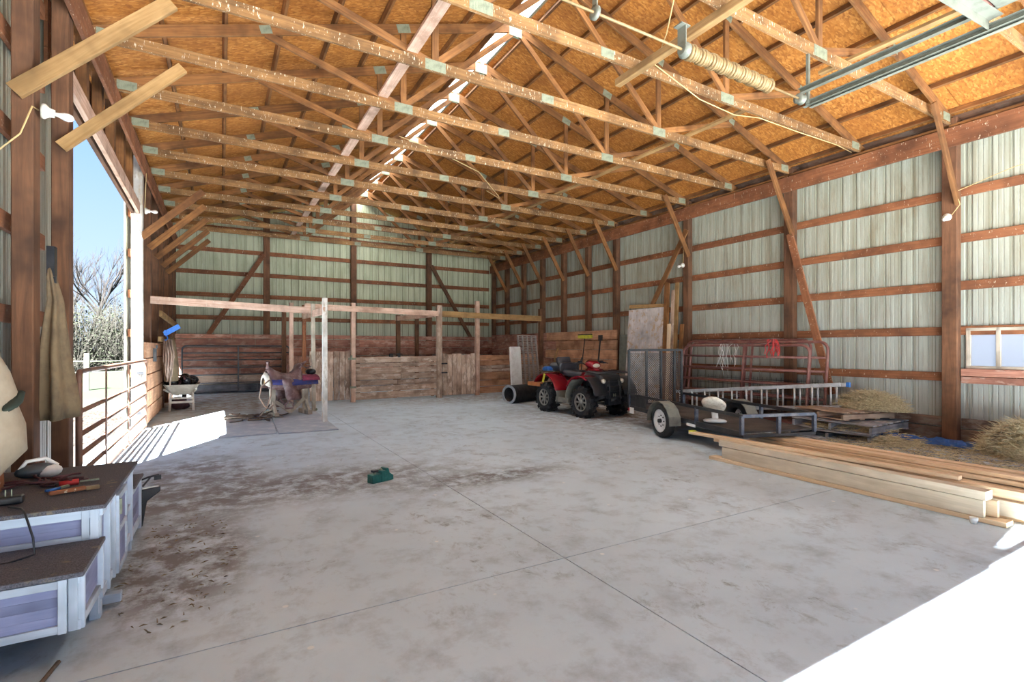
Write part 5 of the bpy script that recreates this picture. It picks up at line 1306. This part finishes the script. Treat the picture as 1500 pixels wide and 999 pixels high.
o = part('coat_hanger', Geo().box((0, 0, 0), (.05, .08, .24)).box((0.02, -.03, -.15), (.03, .04, .05)), 'blackplastic'); o.location = (-1.19, 5.34, 2.14); tag(o, 'black nylon strap the work coat hangs from', 'strap')
drape('canvas_bag', (-1.13, 3.87, 0.76), [(.80, .05, 0, -.22), (.70, .10, 0, -.14), (.55, .17, 0, -.06), (.42, .21, 0, -.02), (.38, .20, 0, -.02), (.25, .26, 0, 0), (.10, .26, .01, 0), (.0, .14, 0, -.05), (-.06, .08, 0, -.1)], 'canvaspale', 'bulging beige canvas bag hanging at the left edge', 'bag', 3, .07, ry=.55, seed=1)
o = part('green_cloth', Geo().ell((0, 0, 0), (.035, .13, .022), 12, 8, (.35, 0, 0), .12), 'cloth_green'); o.location = (-1.01, 3.82, 1.15); tag(o, 'dark green cloth tucked in the fold of the canvas bag', 'cloth')
t = thing('short_post', 'short timber block standing on the hutch under the canvas bag', 'block', (-1.14, 3.98, ZR)); beam('block', (0, 0, 0), (.0, -.04, .30), .07, .09, 'girt', t, up=(0, 1, 0))

# ---- lamp sockets
def lamp(loc, d, lab, wire=None):
    t = thing('bulb_socket', lab, 'bulb', loc, 0, 'bare bulb sockets on the posts'); d = V(d).normalized()
    R = frame(d).to_3x3() @ Matrix(((0, 0, 1), (1, 0, 0), (0, 1, 0)))
    part('socket', Geo().lathe([(.055, 0), (.058, .02), (.035, .045), (.030, .075)], (0, 0, 0), R, 16), 'porcelain', t)
    part('bulb', Geo().lathe([(.014, .075), (.018, .10), (.030, .13), (.032, .155), (.022, .18), (.004, .19)], (0, 0, 0), R, 14), 'bulb', t)
    if wire: part('wire', Geo().tube([V(p) - V(loc) for p in wire], .006, 6), 'cable', t)
    return t
lamp((-1.19, 5.08, 3.25), (1, 0.1, -.1), 'bare bulb in a white socket on the near left post', [(-1.21, 5.08, 3.25), (-1.21, 4.94, 3.22), (-1.27, 4.92, 3.0), (-1.38, 4.85, 2.82)])
lamp((-1.19, 10.98, 3.88), (1, 0, 0), 'bare bulb in a socket high on the sunlit doorway post', [(-1.19, 10.95, 3.9), (-1.17, 10.9, 4.3), (-1.15, 10.8, 4.5)])
lamp((9.62, 3.35, 3.44), (-1, -.1, -.4), 'bare bulb in a socket on the tall near post of the right wall', [(9.63, 3.3, 3.46), (9.63, 3.2, 3.6), (9.62, 3.25, 3.8), (9.63, 2.6, 3.98), (9.63, 1.2, 4.05)])
lamp((9.60, 8.40, 3.42), (-1, 0, -.3), 'bare bulb in a socket on the wall post behind the leaning boards', [(9.6, 8.4, 3.45), (9.62, 8.38, 4.2)])
# ---- cable run along the chords
t = thing('electric_cable', 'slack yellow cable sagging along the roof trusses', 'cable', (4, 4, 5.0))
part('cable', Geo().tube([V(p) - V((4, 4, 5)) for p in ((3.4, 3.0, 5.02), (3.75, 3.35, 4.90), (4.2, 3.9, 4.86), (4.7, 4.55, 4.98), (5.6, 4.62, 4.80), (6.3, 4.60, 4.74), (6.9, 4.62, 4.84), (7.8, 4.62, 4.84), (9.0, 4.62, 4.86), (9.5, 4.64, 4.84))], .007, 6), 'cable', t)
t = thing('electric_cable', 'thin pale cable drooping between the far trusses', 'cable', (3.3, 7, 5.0))
part('cable', Geo().tube([V(p) - V((3.3, 7, 5)) for p in ((2.6, 8.3, 5.02), (3.3, 8.4, 4.95), (4.2, 8.5, 4.75), (5.0, 9.2, 4.6), (5.3, 9.7, 4.72), (5.0, 9.75, 4.86))], .006, 6), 'cable', t)

# ---- overhead door hardware
t = thing('torsion_shaft', 'overhead door torsion shaft with a thick rusty spring', 'door spring', (4.9, 3.38, 4.32))
def L_(p): return V(p) - V((4.9, 3.38, 4.32))
part('shaft', Geo().tube([L_((1.9, 3.38, 4.32)), L_((5.86, 3.38, 4.32))], .013, 8), 'spring', t)
g = Geo(); NT = 34; pts = []
for k in range(NT * 10 + 1):
    a = 2 * PI * k / 10; x = 3.92 + 1.30 * k / (NT * 10); rb = .058 + .007 * math.sin(x * 40); pts.append(L_((x, 3.38 + rb * math.cos(a), 4.32 + rb * math.sin(a))))
g.tube(pts, .0175, 5); part('spring', g, 'spring', t)
part('spring_core', Geo().tube([L_((3.9, 3.38, 4.32)), L_((5.25, 3.38, 4.32))], .052, 12), 'spring', t)
part('end_cone', Geo().lathe([(.05, -.04), (.075, 0), (.07, .03), (.03, .05)], L_((3.88, 3.38, 4.32)), 'x', 14), 'track', t)
part('bearing_bracket', Geo().box(L_((3.85, 3.38, 4.42)), (.012, .10, .24)).box(L_((3.85, 3.38, 4.54)), (.12, .10, .012)), 'track', t)
part('bearing_bracket', Geo().lathe([(.035, -.02), (.06, -.015), (.06, .015), (.035, .02)], L_((2.78, 3.38, 4.32)), 'x', 14).box(L_((2.78, 3.38, 4.45)), (.012, .06, .2)), 'track', t)
part('cable_drum', Geo().lathe([(.03, -.03), (.06, -.03), (.045, -.01), (.045, .02), (.062, .035), (.03, .035)], L_((5.80, 3.38, 4.32)), 'x', 16), 'track', t)
t = thing('door_track', 'twin galvanised overhead door tracks below the right roof slope', 'door track', (5.92, 1.2, 4.30))
def Lt(p): return V(p) - V((5.92, 1.2, 4.30))
for k, (xo, zo) in enumerate(((0.0, 0.0), (-.10, .13))):
    pr = [(0, -.03), (.055, -.03), (.055, .03), (0, .03), (0, .026), (.051, .026), (.051, -.026), (0, -.026)]
    g = Geo().prism([(5.92 + xo - 5.92 + a, zo + b_) for a, b_ in pr], -2.6, 2.22, 'y'); g.f = [tuple(reversed(f)) for f in g.f]
    part('track_channel', g, 'track', t)
part('track_angle', Geo().box(Lt((5.985, .98, 4.27)), (.006, 4.75, .05)).box(Lt((5.965, .98, 4.248)), (.045, 4.75, .005)), 'track', t)
part('hanger_strap', Geo().box(Lt((5.93, 3.36, 4.58)), (.035, .03, .6)), 'track', t)
part('hanger_strap', Geo().box(Lt((5.93, 1.05, 4.6)), (.035, .03, .6)), 'track', t)
part('cross_angle', Geo().bar(Lt((5.93, 1.72, 4.36)), Lt((4.6, 1.9, 4.50)), .10, .006).bar(Lt((5.93, 1.77, 4.32)), Lt((4.6, 1.95, 4.46)), .006, .09), 'track', t)
t = thing('overhead_door', 'raised overhead door section with red edges at the top right corner', 'overhead door', (4.2, 1.5, 4.42))
for k in range(4): part('door_section', Geo().box((0, -.06 - k * .53, 0), (3.3, .50, .045)), 'track', t)
part('edge_seal', Geo().box((0, .22, .0), (3.3, .03, .05)).box((0, .27, .03), (3.3, .03, .03)), 'gatered', t)

# ---- outdoors: fence post, trees, bushes, leaves
t = thing('fence_post', 'lone wooden fence post in the grass beyond the doorway', 'post', (-4.25, 23.3, -.15)); beam('timber', (0, 0, 0), (.02, 0, 1.38), .14, .14, 'postgrey', t, up=(0, 1, 0))
o = part('fence_wire', Geo().tube([(-12, 23.5, .9), (-4.2, 23.3, .95), (0, 23.3, .95)], .012, 5).tube([(-12, 23.5, .5), (-4.2, 23.3, .55), (0, 23.3, .55)], .012, 5), 'galv'); o.parent = t; o.location = (4.25, -23.3, .15); o.name = 'wire'
def tree(loc, H, seed, lab, n0=1, mat='bark', spread=.5, depth=5, r0=.16):
    rr = random.Random(seed); g = Geo()
    def grow(p, d, L, r, k):
        pts = [p]; dd = d.copy()
        for q_ in range(3):
            dd = (dd + V((rr.uniform(-.16, .16), rr.uniform(-.16, .16), rr.uniform(-.02, .12)))).normalized(); pts.append(pts[-1] + dd * L / 3)
        g.tube(pts, [r, r * .88, r * .75, r * .62], 5 if k > 1 else 3, False, False)
        if k == 0: return
        nb = 3 if k > 2 else 4
        for b_ in range(nb):
            t_ = rr.uniform(.45, 1.0); base = pts[int(t_ * 3)] if b_ else pts[-1]
            nd = (dd + V((rr.uniform(-1, 1), rr.uniform(-1, 1), rr.uniform(-.15, .6))) * spread).normalized()
            grow(base, nd, L * rr.uniform(.6, .82), r * rr.uniform(.45, .62), k - 1)
    for k in range(n0): grow(V((rr.uniform(-.4, .4) * (n0 > 1), rr.uniform(-.4, .4) * (n0 > 1), 0)), V((rr.uniform(-.1, .1), rr.uniform(-.1, .1), 1)).normalized(), H * .30, r0, depth)
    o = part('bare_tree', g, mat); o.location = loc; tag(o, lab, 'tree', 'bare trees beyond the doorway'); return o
tree((-8.2, 46, .0), 12, 3, 'bare spring tree furthest left in the doorway view', r0=.17)
tree((-7.0, 48, .0), 13, 8, 'bare spring tree in the middle of the doorway view', r0=.17)
tree((-5.6, 52, .0), 14, 14, 'bare spring tree beside the sunlit doorway post', r0=.17)
tree((-10.6, 56, .0), 14, 22, 'bare spring tree behind the other trees in the doorway', r0=.17)
def bush(loc, r, hgt, seed, lab, leafy):
    rr = random.Random(seed); t = thing('bush', lab, 'bush', loc, 0, 'bushes beyond the doorway'); g = Geo(); l_ = Geo()
    for k in range(260):
        a = rr.uniform(0, 6.28); el = rr.uniform(.15, 1.5); rad = V((math.cos(a) * math.cos(el) * r, math.sin(a) * math.cos(el) * r, math.sin(el) * hgt)); p = V((rr.uniform(-.5, .5) * r, rr.uniform(-.5, .5) * r, 0))
        m_ = p + rad * .5 + V((rr.uniform(-.3, .3), rr.uniform(-.3, .3), rr.uniform(0, .4))); q_ = p * .7 + rad * rr.uniform(.8, 1.05); q2 = q_ + V((rr.uniform(-.5, .5), rr.uniform(-.5, .5), rr.uniform(-.6, .2)))
        g.tube([p, m_, q_, q2], [.02, .014, .009, .005], 3, False, False)
        for z in range(leafy):
            c = m_.lerp(q2, rr.random()) + V((rr.uniform(-.25, .25), rr.uniform(-.25, .25), rr.uniform(-.25, .25))); s_ = rr.uniform(.03, .08)
            u_ = V((rr.uniform(-1, 1), rr.uniform(-1, 1), rr.uniform(-1, 1))).normalized() * s_; w_ = u_.orthogonal().normalized() * s_ * .6
            l_.add([c - u_, c + w_, c + u_, c - w_], [(0, 1, 2, 3)])
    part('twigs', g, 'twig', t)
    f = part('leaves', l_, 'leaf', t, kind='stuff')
for k, (x, y, r, hh, lf, lab) in enumerate(((-7.6, 37, 2.0, 4.4, 9, 'leafy green bush at the left of the doorway view'), (-5.6, 38, 2.0, 3.9, 7, 'tan twiggy bush at the middle of the doorway view'), (-4.1, 40, 2.2, 4.2, 7, 'twiggy bush beside the sunlit doorway post'), (-9.8, 42, 2.5, 5.0, 9, 'taller leafy bush behind the left edge of the doorway'), (-6.4, 44, 2.5, 5.2, 8, 'tall bush at the back under the bare trees'))):
    bush((x, y, -.05), r, hh, 30 + k, lab, lf)
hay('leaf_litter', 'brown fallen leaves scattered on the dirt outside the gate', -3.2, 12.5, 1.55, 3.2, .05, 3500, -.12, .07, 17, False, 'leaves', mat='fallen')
